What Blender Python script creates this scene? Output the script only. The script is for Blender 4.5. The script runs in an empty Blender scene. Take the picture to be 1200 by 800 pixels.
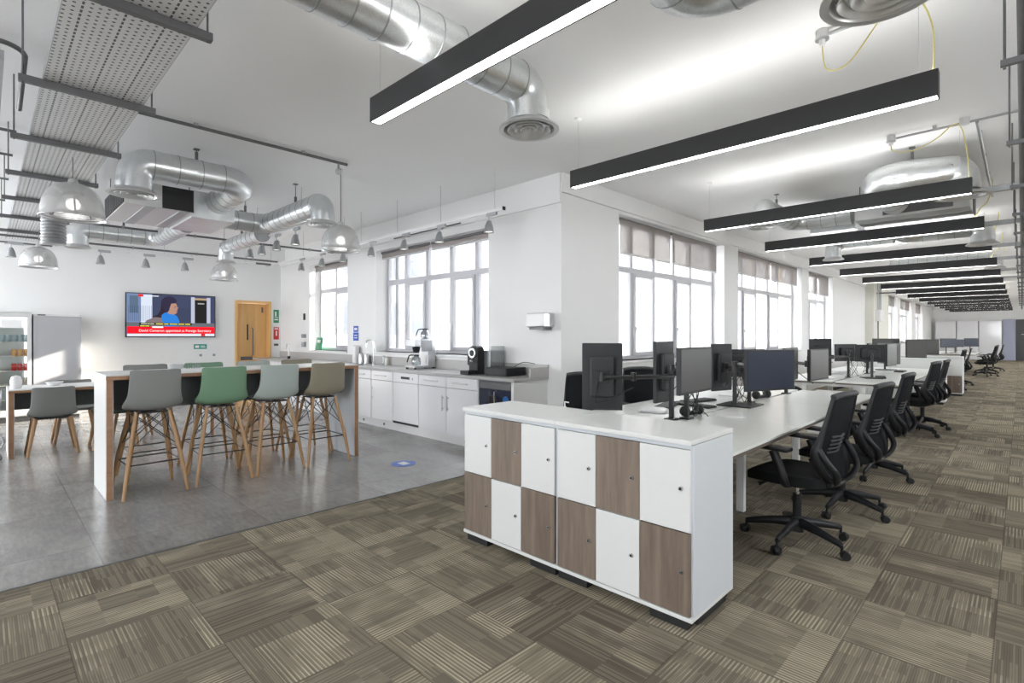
import bpy, bmesh, math, random
from mathutils import Vector, Matrix, Euler
random.seed(7)
SC = bpy.context.scene
COL = SC.collection
PI = math.pi
def R(a): return math.radians(a)

# ------------------------------------------------------------------ materials
def nmat(name):
    m = bpy.data.materials.new(name); m.use_nodes = True
    return m, m.node_tree, m.node_tree.nodes['Principled BSDF']
def mat(name, c, rough=.5, metal=0, spec=None, bump=0, bscale=80, var=0, vscale=6, emit=None, est=0, alpha=None, coat=0):
    m, nt, b = nmat(name)
    b.inputs['Base Color'].default_value = (*c, 1)
    b.inputs['Roughness'].default_value = rough
    b.inputs['Metallic'].default_value = metal
    if spec is not None: b.inputs['Specular IOR Level'].default_value = spec
    if coat: b.inputs['Coat Weight'].default_value = coat; b.inputs['Coat Roughness'].default_value = .05
    if emit: b.inputs['Emission Color'].default_value = (*emit, 1); b.inputs['Emission Strength'].default_value = est
    if alpha is not None: b.inputs['Alpha'].default_value = alpha
    tc = nt.nodes.new('ShaderNodeTexCoord')
    if var:
        n = nt.nodes.new('ShaderNodeTexNoise'); n.inputs['Scale'].default_value = vscale; n.inputs['Detail'].default_value = 4
        nt.links.new(tc.outputs['Object'], n.inputs['Vector'])
        mx = nt.nodes.new('ShaderNodeMix'); mx.data_type = 'RGBA'
        mx.inputs[6].default_value = (*[max(0, x * (1 - var)) for x in c], 1)
        mx.inputs[7].default_value = (*[min(1, x * (1 + var)) for x in c], 1)
        nt.links.new(n.outputs['Fac'], mx.inputs[0]); nt.links.new(mx.outputs[2], b.inputs['Base Color'])
    if bump:
        n = nt.nodes.new('ShaderNodeTexNoise'); n.inputs['Scale'].default_value = bscale
        nt.links.new(tc.outputs['Object'], n.inputs['Vector'])
        bp = nt.nodes.new('ShaderNodeBump'); bp.inputs['Strength'].default_value = bump; bp.inputs['Distance'].default_value = .01
        nt.links.new(n.outputs['Fac'], bp.inputs['Height']); nt.links.new(bp.outputs[0], b.inputs['Normal'])
    return m
def emis(name, c, s):
    m = bpy.data.materials.new(name); m.use_nodes = True; nt = m.node_tree; nt.nodes.clear()
    e = nt.nodes.new('ShaderNodeEmission'); e.inputs[0].default_value = (*c, 1); e.inputs[1].default_value = s
    o = nt.nodes.new('ShaderNodeOutputMaterial'); nt.links.new(e.outputs[0], o.inputs[0]); return m
class NB:   # tiny node helper
    def __init__(s, nt): s.nt = nt
    def n(s, t, **k):
        x = s.nt.nodes.new(t)
        for a, v in k.items(): setattr(x, a, v)
        return x
    def link(s, a, b): s.nt.links.new(a, b)
    def val(s, sock, v):
        if hasattr(v, 'links') or isinstance(v, bpy.types.NodeSocket): s.link(v, sock)
        else: sock.default_value = v
    def math(s, op, a, b=0, c=0):
        x = s.n('ShaderNodeMath', operation=op)
        s.val(x.inputs[0], a); s.val(x.inputs[1], b); s.val(x.inputs[2], c); return x.outputs[0]
    def comb(s, a, b, c):
        x = s.n('ShaderNodeCombineXYZ'); s.val(x.inputs[0], a); s.val(x.inputs[1], b); s.val(x.inputs[2], c); return x.outputs[0]
    def noise(s, vec, scale, detail=2, rough=.5):
        x = s.n('ShaderNodeTexNoise'); s.link(vec, x.inputs['Vector']); x.inputs['Scale'].default_value = scale
        x.inputs['Detail'].default_value = detail; x.inputs['Roughness'].default_value = rough; return x.outputs['Fac']
    def white(s, vec):
        x = s.n('ShaderNodeTexWhiteNoise'); s.link(vec, x.inputs['Vector']); return x.outputs['Value']
    def mix(s, f, a, b):
        x = s.n('ShaderNodeMix', data_type='RGBA'); s.val(x.inputs[0], f)
        s.val(x.inputs[6], (*a, 1) if isinstance(a, tuple) else a); s.val(x.inputs[7], (*b, 1) if isinstance(b, tuple) else b); return x.outputs[2]
    def ramp(s, f, stops):
        x = s.n('ShaderNodeValToRGB'); s.link(f, x.inputs[0]); r = x.color_ramp
        while len(r.elements) < len(stops): r.elements.new(.5)
        for e, (p, c) in zip(r.elements, stops): e.position = p; e.color = (*c, 1)
        return x.outputs[0]

def carpet_mat():
    m, nt, b = nmat('carpet_tiles'); k = NB(nt)
    g = k.n('ShaderNodeNewGeometry'); sp = k.n('ShaderNodeSeparateXYZ'); k.link(g.outputs['Position'], sp.inputs[0])
    T = .5
    x = k.math('DIVIDE', k.math('ADD', sp.outputs[0], 20.09), T); y = k.math('DIVIDE', k.math('ADD', sp.outputs[1], 19.73), T)
    ix, iy = k.math('FLOOR', x), k.math('FLOOR', y); fx, fy = k.math('FRACT', x), k.math('FRACT', y)
    par = k.math('MODULO', k.math('ADD', ix, iy), 2.0)
    def sel(a, c):   # par ? a : c
        return k.math('ADD', k.math('MULTIPLY', par, a), k.math('MULTIPLY', k.math('SUBTRACT', 1.0, par), c))
    s = sel(fx, fy); t = sel(fy, fx)      # s across the stripes, t along them
    seed = k.white(k.comb(ix, iy, 3.0))
    N = 56
    st = k.math('FLOOR', k.math('MULTIPLY', s, N))
    sfr = k.math('FRACT', k.math('MULTIPLY', s, N))
    # coarse bands of tone across the tile and blocks along it
    so = k.math('MULTIPLY', seed, 57.0)
    band = k.noise(k.comb(k.math('MULTIPLY', s, 5.5), k.math('MULTIPLY', t, .6), so), 1.0, 2)
    blk = k.noise(k.comb(k.math('MULTIPLY', s, 2.6), k.math('MULTIPLY', t, 1.5), so), 1.0, 2, .6)
    cell = k.white(k.comb(k.math('FLOOR', k.math('ADD', k.math('MULTIPLY', s, 3.0), k.math('MULTIPLY', seed, .9))), k.math('FLOOR', k.math('ADD', k.math('MULTIPLY', t, 2.0), k.math('MULTIPLY', seed, .8))), seed))
    blk = k.math('ADD', k.math('MULTIPLY', blk, .68), k.math('MULTIPLY', cell, .32))
    rnd = k.white(k.comb(st, seed, k.math('FLOOR', k.math('MULTIPLY', t, 1.6))))
    big = k.noise(g.outputs['Position'], .55, 2)
    base = k.ramp(k.math('ADD', k.math('ADD', k.math('MULTIPLY', band, .62), k.math('MULTIPLY', seed, .22)), k.math('MULTIPLY', cell, .16)),
                  [(.28, (.108, .090, .070)), (.45, (.146, .124, .097)), (.6, (.182, .157, .122)), (.8, (.235, .206, .160))])
    base = k.mix(k.math('MULTIPLY', seed, .8), base, (.170, .149, .110))
    light = k.mix(big, (.38, .335, .25), (.47, .42, .31))
    # alternate thin light yarn lines, appearing where blocks allow
    alt = k.math('MODULO', st, 2.0)
    vis = k.math('MULTIPLY', alt, k.n('ShaderNodeMapRange').outputs[0])
    mr = k.n('ShaderNodeMapRange'); k.link(k.math('ADD', blk, k.math('MULTIPLY', k.math('SUBTRACT', seed, .5), .26)), mr.inputs[0])
    mr.inputs[1].default_value = .42; mr.inputs[2].default_value = .66
    vis = k.math('MULTIPLY', alt, mr.outputs[0])
    thin = k.math('MULTIPLY', k.math('GREATER_THAN', rnd, .5), .19)
    f = k.math('MINIMUM', k.math('ADD', k.math('MULTIPLY', vis, .85), thin), 1.0)
    col = k.mix(f, base, light)
    edge = k.math('MINIMUM', k.math('MINIMUM', fx, k.math('SUBTRACT', 1.0, fx)), k.math('MINIMUM', fy, k.math('SUBTRACT', 1.0, fy)))
    col = k.mix(k.math('MULTIPLY', k.math('LESS_THAN', edge, .006), .45), col, (.05, .045, .035))
    groove = k.math('ABSOLUTE', k.math('SUBTRACT', sfr, .5))
    col = k.mix(k.math('MULTIPLY', k.math('GREATER_THAN', groove, .36), .35), col, (.05, .043, .035))
    k.link(col, b.inputs['Base Color']); b.inputs['Roughness'].default_value = .95; b.inputs['Specular IOR Level'].default_value = .1
    fib = k.noise(g.outputs['Position'], 420, 1)
    bp = k.n('ShaderNodeBump'); bp.inputs['Strength'].default_value = .35; bp.inputs['Distance'].default_value = .003
    k.link(k.math('SUBTRACT', fib, k.math('MULTIPLY', groove, 1.2)), bp.inputs['Height']); k.link(bp.outputs[0], b.inputs['Normal'])
    return m
def vinyl_mat():
    m, nt, b = nmat('concrete_vinyl'); k = NB(nt)
    g = k.n('ShaderNodeNewGeometry'); sp = k.n('ShaderNodeSeparateXYZ'); k.link(g.outputs['Position'], sp.inputs[0])
    x = k.math('DIVIDE', k.math('ADD', sp.outputs[0], 24.22), .99); y = k.math('DIVIDE', k.math('ADD', sp.outputs[1], 19.28), .99)
    ix, iy = k.math('FLOOR', x), k.math('FLOOR', y); fx, fy = k.math('FRACT', x), k.math('FRACT', y)
    seed = k.white(k.comb(ix, iy, 1.0))
    n1 = k.noise(k.comb(k.math('MULTIPLY', sp.outputs[0], 1.0), k.math('MULTIPLY', sp.outputs[1], 1.6), k.math('MULTIPLY', seed, 9.0)), 2.2, 5, .6)
    n2 = k.noise(k.comb(k.math('MULTIPLY', sp.outputs[0], 1.0), k.math('MULTIPLY', sp.outputs[1], 4.0), 0.0), 9, 4, .65)
    f = k.math('ADD', k.math('ADD', k.math('MULTIPLY', n1, .5), k.math('MULTIPLY', n2, .42)), k.math('MULTIPLY', seed, .10))
    col = k.ramp(f, [(.34, (.150, .143, .136)), (.5, (.215, .207, .198)), (.68, (.30, .292, .282))])
    edge = k.math('MINIMUM', k.math('MINIMUM', fx, k.math('SUBTRACT', 1.0, fx)), k.math('MINIMUM', fy, k.math('SUBTRACT', 1.0, fy)))
    col = k.mix(k.math('MULTIPLY', k.math('LESS_THAN', edge, .004), .5), col, (.08, .075, .07))
    k.link(col, b.inputs['Base Color'])
    b.inputs['Roughness'].default_value = .22
    b.inputs['Specular IOR Level'].default_value = .5
    return m
def wood_mat(name, c1, c2, axis=2, scale=1.0, rough=.5):
    m, nt, b = nmat(name); k = NB(nt)
    tc = k.n('ShaderNodeTexCoord'); mp = k.n('ShaderNodeMapping'); k.link(tc.outputs['Object'], mp.inputs[0])
    sc = [22 * scale] * 3; sc[axis] = 1.6 * scale; mp.inputs['Scale'].default_value = sc
    n1 = k.noise(mp.outputs[0], 1.0, 6, .65); 
    mp2 = k.n('ShaderNodeMapping'); k.link(tc.outputs['Object'], mp2.inputs[0]); s2 = [5 * scale] * 3; s2[axis] = .8 * scale; mp2.inputs['Scale'].default_value = s2
    n2 = k.noise(mp2.outputs[0], 1.0, 2)
    f = k.math('ADD', k.math('MULTIPLY', n1, .6), k.math('MULTIPLY', n2, .4))
    k.link(k.ramp(f, [(.32, c1), (.68, c2)]), b.inputs['Base Color']); b.inputs['Roughness'].default_value = rough
    return m
def tray_mat():
    m, nt, b = nmat('perforated_galvanised'); k = NB(nt)
    tc = k.n('ShaderNodeTexCoord'); sp = k.n('ShaderNodeSeparateXYZ'); k.link(tc.outputs['Object'], sp.inputs[0])
    x = k.math('MULTIPLY', sp.outputs[0], 24.0); y = k.math('MULTIPLY', sp.outputs[1], 33.0)
    yi = k.math('FLOOR', y); slot = k.math('MODULO', yi, 5.0)      # every fifth row: slots instead of round holes
    x2 = k.math('ADD', x, k.math('MULTIPLY', k.math('MODULO', yi, 2.0), .5))
    fx = k.math('SUBTRACT', k.math('FRACT', x2), .5); fy = k.math('SUBTRACT', k.math('FRACT', y), .5)
    d = k.math('ADD', k.math('POWER', k.math('ABSOLUTE', fx), 2.0), k.math('POWER', k.math('MULTIPLY', k.math('ABSOLUTE', fy), .75), 2.0))
    hole = k.math('LESS_THAN', d, .030)
    sl = k.math('MULTIPLY', k.math('LESS_THAN', k.math('ABSOLUTE', fx), .34), k.math('LESS_THAN', k.math('ABSOLUTE', fy), .16))
    iss = k.math('LESS_THAN', slot, .5)
    h = k.math('ADD', k.math('MULTIPLY', iss, sl), k.math('MULTIPLY', k.math('SUBTRACT', 1.0, iss), hole))
    n = k.noise(tc.outputs['Object'], 3, 3)
    col = k.mix(n, (.60, .60, .60), (.78, .78, .78))
    k.link(k.mix(h, col, (.07, .07, .07)), b.inputs['Base Color'])
    k.link(k.math('MULTIPLY', k.math('SUBTRACT', 1.0, h), .35), b.inputs['Metallic'])
    b.inputs['Roughness'].default_value = .45
    return m
def duct_mat(name='spiral_duct_steel', c=(.70, .72, .73), r=.30):
    m, nt, b = nmat(name); k = NB(nt)
    tc = k.n('ShaderNodeTexCoord'); n = k.noise(tc.outputs['Object'], 5, 4, .6); v = k.n('ShaderNodeTexVoronoi'); v.inputs['Scale'].default_value = 28
    k.link(tc.outputs['Object'], v.inputs['Vector'])
    f = k.math('ADD', k.math('MULTIPLY', n, .7), k.math('MULTIPLY', k.math('FRACT', k.math('MULTIPLY', v.outputs['Distance'], 3.0)), .3))
    k.link(k.mix(f, tuple(x * .78 for x in c), tuple(min(1, x * 1.25) for x in c)), b.inputs['Base Color'])
    b.inputs['Metallic'].default_value = .9
    k.link(k.math('ADD', r - .08, k.math('MULTIPLY', n, .2)), b.inputs['Roughness'])
    return m
def glass_mat(name, tint=(1, 1, 1), refl=.10):
    m = bpy.data.materials.new(name); m.use_nodes = True; nt = m.node_tree; nt.nodes.clear(); k = NB(nt)
    t = k.n('ShaderNodeBsdfTransparent'); t.inputs[0].default_value = (*tint, 1)
    g = k.n('ShaderNodeBsdfGlossy'); g.inputs['Roughness'].default_value = .02
    lw = k.n('ShaderNodeLayerWeight'); lw.inputs[0].default_value = .35
    mx = k.n('ShaderNodeMixShader'); k.link(k.math('ADD', k.math('MULTIPLY', lw.outputs['Fresnel'], .5), refl * .3), mx.inputs[0])
    k.link(t.outputs[0], mx.inputs[1]); k.link(g.outputs[0], mx.inputs[2])
    o = k.n('ShaderNodeOutputMaterial'); k.link(mx.outputs[0], o.inputs[0]); return m
def facade_mat(name, wall, win, sx, sz, brick=False):
    m, nt, b = nmat(name); k = NB(nt)
    g = k.n('ShaderNodeNewGeometry'); sp = k.n('ShaderNodeSeparateXYZ'); k.link(g.outputs['Position'], sp.inputs[0])
    u = k.math('ADD', sp.outputs[0], sp.outputs[1])
    fu = k.math('FRACT', k.math('DIVIDE', k.math('ADD', u, 200.0), sx)); fz = k.math('FRACT', k.math('DIVIDE', k.math('ADD', sp.outputs[2], 200.7), sz))
    w = k.math('MULTIPLY', k.math('LESS_THAN', k.math('ABSOLUTE', k.math('SUBTRACT', fu, .5)), .25), k.math('LESS_THAN', k.math('ABSOLUTE', k.math('SUBTRACT', fz, .5)), .28))
    col = wall
    if brick:
        bt = k.n('ShaderNodeTexBrick'); k.link(k.comb(u, sp.outputs[2], 0.0), bt.inputs['Vector']); bt.inputs['Scale'].default_value = 4
        bt.inputs['Color1'].default_value = (*wall, 1); bt.inputs['Color2'].default_value = (*[x * .8 for x in wall], 1); bt.inputs['Mortar'].default_value = (.32, .30, .27, 1)
        col = bt.outputs['Color']
    k.link(k.mix(w, col, win), b.inputs['Base Color']); b.inputs['Roughness'].default_value = .8
    return m

M = {}
M['wall'] = mat('white_wall_paint', (.80, .80, .795), .7, bump=.08, bscale=60, var=.015, vscale=2)
M['ceil'] = mat('white_ceiling_paint', (.87, .87, .87), .8, bump=.08, bscale=30, var=.02, vscale=1.2)
M['carpet'] = carpet_mat(); M['vinyl'] = vinyl_mat()
M['upvc'] = mat('white_window_frame', (.56, .56, .59), .35, var=.01)
M['glass'] = glass_mat('window_glass'); M['glass2'] = glass_mat('cooler_glass', (.93, .96, .95), .2)
M['jar'] = glass_mat('clear_jug_glass', (.85, .87, .88), .35)
M['black'] = mat('black_plastic', (.011, .0115, .013), .45, spec=.35, var=.1)
M['blackm'] = mat('black_powder_coat', (.018, .018, .019), .38, var=.1)
M['housing'] = mat('anthracite_light_housing', (.016, .016, .017), .45, var=.05)
M['seatf'] = mat('black_seat_fabric', (.011, .0115, .012), .95, spec=.2, bump=.4, bscale=500)
M['mesh'] = mat('black_mesh_fabric', (.010, .011, .014), .9, spec=.15, bump=.3, bscale=600, alpha=.90)
M['lumbar'] = mat('grey_lumbar_plastic', (.040, .042, .045), .55)
M['chrome'] = mat('chrome', (.72, .72, .73), .12, 1)
M['steel'] = mat('brushed_steel', (.60, .61, .62), .28, .95, var=.06, vscale=9)
M['galv'] = mat('galvanised_steel', (.42, .43, .44), .42, .8, var=.15, vscale=12)
M['galvd'] = mat('dark_galvanised_strut', (.16, .16, .165), .5, .6, var=.15, vscale=12)
M['tray'] = tray_mat(); M['duct'] = duct_mat()
M['alu'] = mat('satin_aluminium_grille', (.58, .58, .575), .35, .6)
M['lamw'] = mat('white_laminate', (.70, .71, .70), .32, var=.01)
M['lamside'] = mat('pale_grey_laminate', (.60, .63, .66), .38, var=.01)
M['gloss'] = mat('gloss_white_door', (.80, .80, .82), .10, coat=.4, var=.01)
M['desk'] = mat('white_desk_laminate', (.70, .715, .69), .30, var=.01)
M['ply'] = mat('brown_ply_edge', (.12, .095, .078), .6)
M['oakdark'] = wood_mat('grey_oak_laminate', (.105, .075, .056), (.26, .205, .160), 2, 1.3, .5)
M['oakedge'] = wood_mat('light_oak_edging', (.27, .140, .072), (.40, .225, .125), 1, 1.4, .45)
M['leg'] = wood_mat('varnished_ash_legs', (.30, .165, .072), (.47, .29, .145), 2, 2.0, .38)
M['doorw'] = wood_mat('honey_oak_door', (.66, .38, .13), (.82, .52, .22), 2, .8, .4)
M['apron'] = mat('charcoal_apron_panel', (.125, .13, .138), .5)
M['sgrey'] = mat('grey_stool_shell', (.225, .23, .225), .48, var=.02)
M['sgreen'] = mat('sage_green_stool_shell', (.155, .275, .175), .48, var=.02)
M['spale'] = mat('pale_grey_stool_shell', (.38, .43, .405), .45, var=.02)
M['skhaki'] = mat('khaki_stool_shell', (.25, .225, .165), .48, var=.02)
M['worktop'] = mat('grey_laminate_worktop', (.40, .395, .39), .28, var=.06, vscale=25)
M['upst'] = mat('grey_upstand', (.44, .43, .42), .35, var=.05, vscale=20)
M['plinth'] = mat('white_plinth', (.74, .74, .74), .35)
M['dark'] = mat('black_feet', (.012, .012, .013), .6)
M['screen_g'] = mat('monitor_screen_off_grey', (.055, .055, .053), .4, var=.02)
M['screen_b'] = mat('monitor_screen_off_blue', (.020, .027, .048), .35, var=.02)
M['monback'] = mat('monitor_back_plastic', (.017, .018, .020), .5, bump=.1, bscale=200)
M['monback2'] = mat('grey_monitor_back', (.12, .12, .115), .5)
M['blind'] = mat('taupe_blind_fabric', (.36, .32, .30), .85, bump=.25, bscale=700, alpha=.62)
M['dome'] = None
M['white'] = mat('white_plastic', (.80, .80, .80), .35)
M['cream'] = mat('cream_panel', (.76, .75, .68), .6)
M['yellow'] = mat('yellow_flex', (.70, .62, .22), .5)
M['cable'] = mat('black_cable', (.015, .015, .016), .5)
M['cableg'] = mat('grey_cable', (.45, .47, .5), .5)
M['green'] = mat('green_sign', (.03, .26, .13), .4); M['red'] = mat('red_sign', (.60, .03, .02), .4); M['blue'] = mat('blue_sign', (.03, .11, .50), .4)
M['teal'] = mat('teal_sign', (.02, .33, .25), .4)
M['uplight'] = emis('light_strip', (1, .99, .965), 9)
M['diff'] = emis('light_diffuser', (1, .99, .96), 6)
M['spotl'] = emis('spot_lens', (1, .95, .88), 1.2)
M['cooll'] = emis('cooler_light', (.95, .98, 1), 3)
M['gasket'] = mat('grey_gasket', (.28, .29, .30), .6)
M['facade'] = facade_mat('pale_facade', (.44, .44, .44), (.24, .26, .29), 1.9, 2.4)
M['brickf'] = facade_mat('buff_brick_facade', (.38, .30, .22), (.24, .25, .28), 2.4, 3.1, True)
M['pavement'] = mat('courtyard_paving', (.35, .34, .33), .8, var=.1, vscale=3)
M['fdoor'] = mat('slate_door', (.075, .075, .085), .45); M['lilac'] = mat('lilac_panel', (.42, .44, .56), .6)
M['fill_bulb'] = emis('added_bulb_glow', (1, .97, .92), 5)  # added glow for the pendants, brightens the kitchen ceiling
# translucent prismatic dome
def dome_mat():
    m, nt, b = nmat('prismatic_acrylic'); k = NB(nt)
    b.inputs['Base Color'].default_value = (.72, .72, .72, 1); b.inputs['Roughness'].default_value = .25
    b.inputs['Metallic'].default_value = .6; b.inputs['Alpha'].default_value = .72
    tc = k.n('ShaderNodeTexCoord'); w = k.n('ShaderNodeTexWave'); w.wave_type = 'RINGS'; w.rings_direction = 'Z'; w.inputs['Scale'].default_value = 20
    k.link(tc.outputs['Object'], w.inputs['Vector'])
    bp = k.n('ShaderNodeBump'); bp.inputs['Strength'].default_value = .2; k.link(w.outputs['Fac'], bp.inputs['Height']); k.link(bp.outputs[0], b.inputs['Normal'])
    return m
M['dome'] = dome_mat()

# ------------------------------------------------------------------ mesh builder
class MB:
    def __init__(s): s.bm = bmesh.new()
    def box(s, c, d, rz=0, rx=0, ry=0):
        v = bmesh.ops.create_cube(s.bm, size=1)['verts']
        mt = Matrix.Translation(c) @ Euler((rx, ry, rz)).to_matrix().to_4x4() @ Matrix.Diagonal((*d, 1))
        bmesh.ops.transform(s.bm, matrix=mt, verts=v); return s
    def b2(s, x0, x1, y0, y1, z0, z1):
        return s.box(((x0 + x1) / 2, (y0 + y1) / 2, (z0 + z1) / 2), (abs(x1 - x0), abs(y1 - y0), abs(z1 - z0)))
    def cyl(s, p0, p1, r0, r1=None, n=16, cap=True):
        p0, p1 = Vector(p0), Vector(p1); d = p1 - p0
        v = bmesh.ops.create_cone(s.bm, cap_ends=cap, segments=n, radius1=r0, radius2=r0 if r1 is None else r1, depth=d.length)['verts']
        q = d.to_track_quat('Z', 'Y').to_matrix().to_4x4()
        bmesh.ops.transform(s.bm, matrix=Matrix.Translation((p0 + p1) / 2) @ q, verts=v); return s
    def sph(s, c, r, sc=(1, 1, 1), n=16):
        v = bmesh.ops.create_uvsphere(s.bm, u_segments=n, v_segments=n // 2 + 2, radius=r)['verts']
        bmesh.ops.transform(s.bm, matrix=Matrix.Translation(c) @ Matrix.Diagonal((*sc, 1)), verts=v); return s
    def tube(s, pts, r, n=10, cap=True, flat=1.0):
        pts = [Vector(p) for p in pts]; rings = []; nrm = None
        for i, p in enumerate(pts):
            t = (pts[min(i + 1, len(pts) - 1)] - pts[max(i - 1, 0)]).normalized()
            if nrm is None:
                a = Vector((0, 0, 1)) if abs(t.z) < .9 else Vector((1, 0, 0)); nrm = (a - t * a.dot(t)).normalized()
            else: nrm = (nrm - t * nrm.dot(t)).normalized()
            bn = t.cross(nrm); rr = r[i] if isinstance(r, (list, tuple)) else r
            rings.append([s.bm.verts.new(p + nrm * math.cos(2 * PI * k / n) * rr + bn * math.sin(2 * PI * k / n) * rr * flat) for k in range(n)])
        for a, b in zip(rings, rings[1:]):
            for k in range(n): s.bm.faces.new((a[k], a[(k + 1) % n], b[(k + 1) % n], b[k]))
        if cap:
            s.bm.faces.new(rings[0][::-1]); s.bm.faces.new(rings[-1])
        return s
    def lathe(s, prof, c=(0, 0, 0), n=32):
        rings = []
        for r, z in prof:
            if r < 1e-5: rings.append([s.bm.verts.new((c[0], c[1], c[2] + z))])
            else: rings.append([s.bm.verts.new((c[0] + r * math.cos(2 * PI * k / n), c[1] + r * math.sin(2 * PI * k / n), c[2] + z)) for k in range(n)])
        for a, b in zip(rings, rings[1:]):
            for k in range(n):
                f = [a[k % len(a)], a[(k + 1) % len(a)], b[(k + 1) % len(b)], b[k % len(b)]]
                f = list(dict.fromkeys(f))
                if len(f) > 2: s.bm.faces.new(f)
        return s
    def prism(s, poly, axis, a, b):   # poly in the two other axes
        def P(u, v, w): return {'x': (w, u, v), 'y': (u, w, v), 'z': (u, v, w)}[axis]
        lo = [s.bm.verts.new(P(u, v, a)) for u, v in poly]; hi = [s.bm.verts.new(P(u, v, b)) for u, v in poly]; n = len(poly)
        s.bm.faces.new(lo[::-1]); s.bm.faces.new(hi)
        for i in range(n): s.bm.faces.new((lo[i], lo[(i + 1) % n], hi[(i + 1) % n], hi[i]))
        return s
    def grid(s, fn, nu, nv):
        V = [[s.bm.verts.new(fn(i / nu, j / nv)) for j in range(nv + 1)] for i in range(nu + 1)]
        for i in range(nu):
            for j in range(nv): s.bm.faces.new((V[i][j], V[i + 1][j], V[i + 1][j + 1], V[i][j + 1]))
        return s
    def build(s, name, m, parent=None, bevel=0, smooth=False, seg=2, solid=0, sub=0, label=None):
        bmesh.ops.recalc_face_normals(s.bm, faces=s.bm.faces)
        me = bpy.data.meshes.new(name); s.bm.to_mesh(me); s.bm.free(); me.materials.append(m)
        o = bpy.data.objects.new(name, me); COL.objects.link(o)
        if smooth:
            for p in me.polygons: p.use_smooth = True
            me.set_sharp_from_angle(angle=R(40))
        if parent: o.parent = parent
        if solid: md = o.modifiers.new('solid', 'SOLIDIFY'); md.thickness = solid; md.offset = 0
        if sub: md = o.modifiers.new('sub', 'SUBSURF'); md.levels = md.render_levels = sub
        if bevel:
            md = o.modifiers.new('bevel', 'BEVEL'); md.width = bevel; md.segments = seg; md.limit_method = 'ANGLE'; md.angle_limit = R(40); md.harden_normals = False
        if label: o['label'] = label
        return o
def thing(name, label, cat, loc=(0, 0, 0), rz=0, group=None):
    o = bpy.data.objects.new(name, None); COL.objects.link(o); o.location = loc; o.rotation_euler = (0, 0, rz)
    o.empty_display_size = .1; o['label'] = label; o['category'] = cat
    if group: o['group'] = group
    return o
def tag(o, label, cat, group=None):
    o['label'] = label; o['category'] = cat
    if group: o['group'] = group
    return o
def struct(mb, name, m, label, **k):
    o = mb.build(name, m, **k); o['kind'] = 'structure'; o['label'] = label; o['category'] = name.split('_')[0]; return o
def sthing(name, label):
    o = thing(name, label, name.split('_')[0]); o['kind'] = 'structure'; return o
def dup(root, loc, rz, label, group=None, swap=None):
    def cp(o, par):
        c = o.copy(); COL.objects.link(c)
        if par: c.parent = par
        for ch in [x for x in o.children]: cp(ch, c)
        return c
    r = cp(root, None); r.location = loc; r.rotation_euler = (0, 0, rz); r['label'] = label
    if group: r['group'] = group
    return r
def fillet(pts, rad, n=8):
    pts = [Vector(p) for p in pts]; out = [pts[0]]
    for a, b, c in zip(pts, pts[1:], pts[2:]):
        u, v = (a - b).normalized(), (c - b).normalized(); ang = u.angle(v)
        d = min(rad / math.tan(ang / 2), (a - b).length * .49, (c - b).length * .49); p, q = b + u * d, b + v * d
        r2 = d * math.tan(ang / 2); cen = b + (u + v).normalized() * (r2 / math.sin(ang / 2))
        for i in range(n + 1):
            t = i / n; w = (p - cen).lerp(q - cen, t).normalized() * r2
            out.append(cen + w)
    out.append(pts[-1]); return out
def text(s, size, m, parent, loc, rot, name='lettering', ext=.0005, align='LEFT', label=None, squash=1):
    c = bpy.data.curves.new(name, 'FONT'); c.body = s; c.size = size; c.extrude = ext; c.align_x = align; c.materials.append(m)
    tmp = bpy.data.objects.new(name, c); COL.objects.link(tmp); dg = bpy.context.evaluated_depsgraph_get()
    me = bpy.data.meshes.new_from_object(tmp.evaluated_get(dg)); bpy.data.objects.remove(tmp)
    o = bpy.data.objects.new(name, me); COL.objects.link(o); o.location = loc; o.rotation_euler = rot; o.scale = (squash, 1, 1)
    if parent: o.parent = parent
    return o

# ------------------------------------------------------------------ room shell
H = 3.33
KY = 4.81; OX = -3.9; WX = -12.2; EY = 40.6; RX = 3.6; BY = -4.2
TX = -3.985
struct(MB().b2(TX, RX, BY, EY, -.1, 0), 'floor', M['carpet'], 'patterned brown carpet tile floor of the office')
struct(MB().b2(WX, TX, BY, KY, -.1, 0), 'floor', M['vinyl'], 'grey concrete effect vinyl floor of the kitchen area')
cm = MB().b2(OX - .4, RX + .3, BY - .3, EY + .3, H, H + .3); cm.b2(WX - .3, OX - .4, BY - .3, KY + .3, H, H + .3)
struct(cm, 'ceiling', M['ceil'], 'flat white painted ceiling')
def wall_boxes(u0, u1, z0, z1, holes):   # rectangles (u0,u1,z0,z1) left after cutting holes, non overlapping in u
    out = []; cur = u0
    for a, b, c, d in sorted(holes):
        if a > cur: out.append((cur, a, z0, z1))
        if c > z0: out.append((a, b, z0, c))
        if d < z1: out.append((a, b, d, z1))
        cur = b
    if cur < u1: out.append((cur, u1, z0, z1))
    return out
KW = [(-10.67, -9.06, 1.10, 2.87), (-8.05, -5.17, 1.12, 2.87)]
OW = [(6.05, 9.55, 1.05, 3.06), (10.2, 14.25, 1.05, 3.08), (14.85, 17.25, 1.05, 3.08), (24.7, 28.2, 1.05, 3.08), (29.0, 32.4, 1.05, 3.08), (33.7, 36.4, 1.05, 3.08)]
mb = MB()
for a, b, c, d in wall_boxes(WX, OX, 0, H, KW): mb.b2(a, b, KY, KY + .35, c, d)
struct(mb, 'wall_north', M['wall'], 'white kitchen wall with two large windows')
mb = MB()
for a, b, c, d in wall_boxes(KY + .35, EY, 0, H, OW): mb.b2(OX - .35, OX, a, b, c, d)
struct(mb, 'wall_west', M['wall'], 'white office wall with a long row of windows')
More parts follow.
